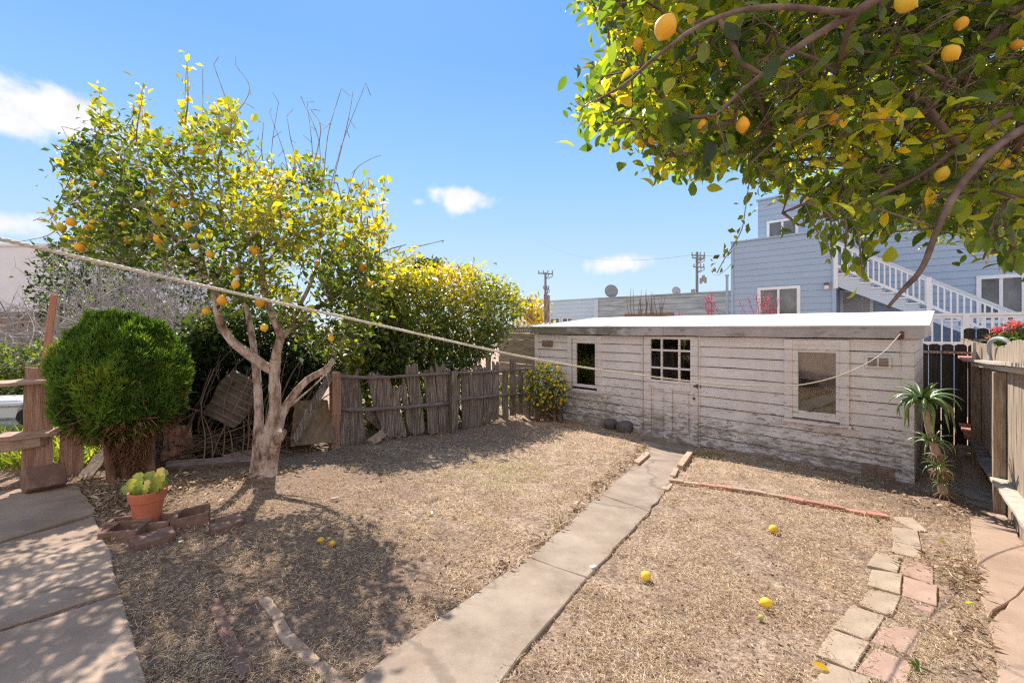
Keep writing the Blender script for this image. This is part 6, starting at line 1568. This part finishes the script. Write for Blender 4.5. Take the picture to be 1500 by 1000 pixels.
# ---------------------------------------------------------------- straw, litter, weeds
def in_yard(x, y):
    ok = (x - y > -9.15 - .35 * np.clip((y - 8) / 2, 0, 1) * 2) & (x + y < 11.55) & (y > 1.0) & (((x - FQ[0]) * FN[0] + (y - FQ[1]) * FN[1]) > .03)
    return ok
def scatter(n, power=1.0):
    s = rng.uniform(-1.25, 1.25, n * 3); u = rng.random(n * 3); y0, y1 = 1.7, 11.0; Yv = y0 * (y1 / y0) ** u; x = s * Yv
    ok = in_yard(x, Yv)
    jx, jy = x + rng.normal(0, .028, len(x)), Yv + rng.normal(0, .028, len(x))
    for p in EXCL: ok &= ~in_poly(jx, jy, p)
    x, Yv = x[ok][:n], Yv[ok][:n]; return x, Yv
def bare(x, y):      # how bare the earth is, 0..1
    f = lambda cx, cy, r: np.exp(-((x - cx) ** 2 + (y - cy) ** 2) / r ** 2)
    return np.clip(.85 * f(-3.2, 5.1, 1.3) + .6 * f(5.0, 5.4, .6) + .75 * f(-1.2, 8.4, 1.1) + .7 * f(-3.2, 6.2, 1.0), 0, 1)
def straw():
    x, y = scatter(135000); nz = A([mnoise.noise(Vector((a * 2.3, b * 2.3, 1))) + .6 * mnoise.noise(Vector((a * 6.5, b * 6.5, 2))) for a, b in zip(x, y)])
    k = (rng.random(len(x)) > bare(x, y)) & (nz + rng.normal(0, .22, len(x)) > -.12); x, y, nz = x[k], y[k], nz[k]; n = len(x)
    b = np.column_stack([x, y, gz(x, y) + .006 + .022 * rng.random(n)]); az = rng.uniform(0, 2 * math.pi, n); el = np.abs(rng.normal(.12, .30, n))
    d = np.column_stack([np.cos(az) * np.cos(el), np.sin(az) * np.cos(el), np.sin(el)]); sc = np.clip(y / 4, .75, 2.0)
    leaves(m := MB(), b, d, A([[0, 0, 1.0]]) + rng.normal(0, .4, (n, 3)), rng.uniform(.018, .060, n) * sc ** .4, .0036 * sc, np.clip(.55 + .22 * nz + rng.normal(0, .28, n), 0, 1), False, .12)
    tag(m.build('straw', MAT['straw'], origin=(0, 0, 0)), 'dry cut grass thatch covering the yard', 'straw', kind='stuff')
straw()
def litter():
    x, y = scatter(15000); n = len(x); k = rng.random(n) < .45 + .55 * bare(x, y); x, y = x[k], y[k]; n = len(x); b = np.column_stack([x, y, gz(x, y) + .006 + .014 * rng.random(n)]); az = rng.uniform(0, 6.28, n); d = np.column_stack([np.cos(az), np.sin(az), rng.normal(.1, .3, n)])
    m = MB(); L = rng.uniform(.008, .034, n); leaves(m, b, d, A([[0, 0, 1.0]]) + rng.normal(0, .5, (n, 3)), L, L * rng.uniform(.3, .7, n), rng.random(n) ** 1.4, False, .2)
    # drifts round the aloe, the bush and along the side path
    for cx, cy, r, q in ((5.15, 5.1, .45, 900), (-3.6, 4.3, .5, 900), (3.6, 3.3, .35, 500), (-2.79, 4.85, .32, 500), *[(PATH_A[0] - .50 + (PATH_B[0] - PATH_A[0]) * q, PATH_A[1] + .1 + (PATH_B[1] - PATH_A[1]) * q, .14, 70) for q in np.linspace(.02, .9, 14)], (2.9, 2.45, .3, 350), (-3.6, 3.9, .3, 500)):
        p = A([cx, cy]) + rng.normal(0, r * .6, (q, 2)); ok = np.ones(q, bool)
        for ex in EXCL[:3]: ok &= ~in_poly(p[:, 0], p[:, 1], ex)
        p = p[ok]; q = len(p); b = np.column_stack([p, gz(p[:, 0], p[:, 1]) + .05 * rng.random(q)]); az = rng.uniform(0, 6.28, q); d = np.column_stack([np.cos(az), np.sin(az), rng.normal(.25, .35, q)]); L = rng.uniform(.03, .10, q); leaves(m, b, d, A([[0, 0, 1.0]]) + rng.normal(0, .5, (q, 3)), L, L * rng.uniform(.08, .4, q), .3 + .7 * rng.random(q), False, .3)
    tag(m.build('leaf_litter', MAT['litter'], origin=(0, 0, 0)), 'brown dry leaf litter and clods strewn over the earth', 'leaf litter', kind='stuff')
litter()
def weeds():
    m = MB(); n = 2600; x = np.concatenate([rng.normal(-.1, .75, n // 2), rng.normal(2.0, .9, n // 4), rng.normal(3.3, .15, n // 4)]); y = np.concatenate([rng.normal(5.4, 1.0, n // 2), rng.normal(7.0, .7, n // 4), rng.normal(7.4, .15, n // 4)]); ok = in_yard(x, y)
    for p in EXCL: ok &= ~in_poly(x, y, p)
    x, y = x[ok], y[ok]; k = len(x); b = np.column_stack([x, y, gz(x, y)]); az = rng.uniform(0, 6.28, k); el = rng.uniform(.3, 1.3, k); d = np.column_stack([np.cos(az) * np.cos(el), np.sin(az) * np.cos(el), np.sin(el)])
    leaves(m, b, d, rand_dirs(k), rng.uniform(.015, .045, k), .006, .2 + .8 * rng.random(k), False, .2); tag(m.build('sparse_grass', MAT['grass'], origin=(0, 0, 0)), 'sparse green grass shoots in the straw of the lawn', 'grass', kind='stuff')
weeds()
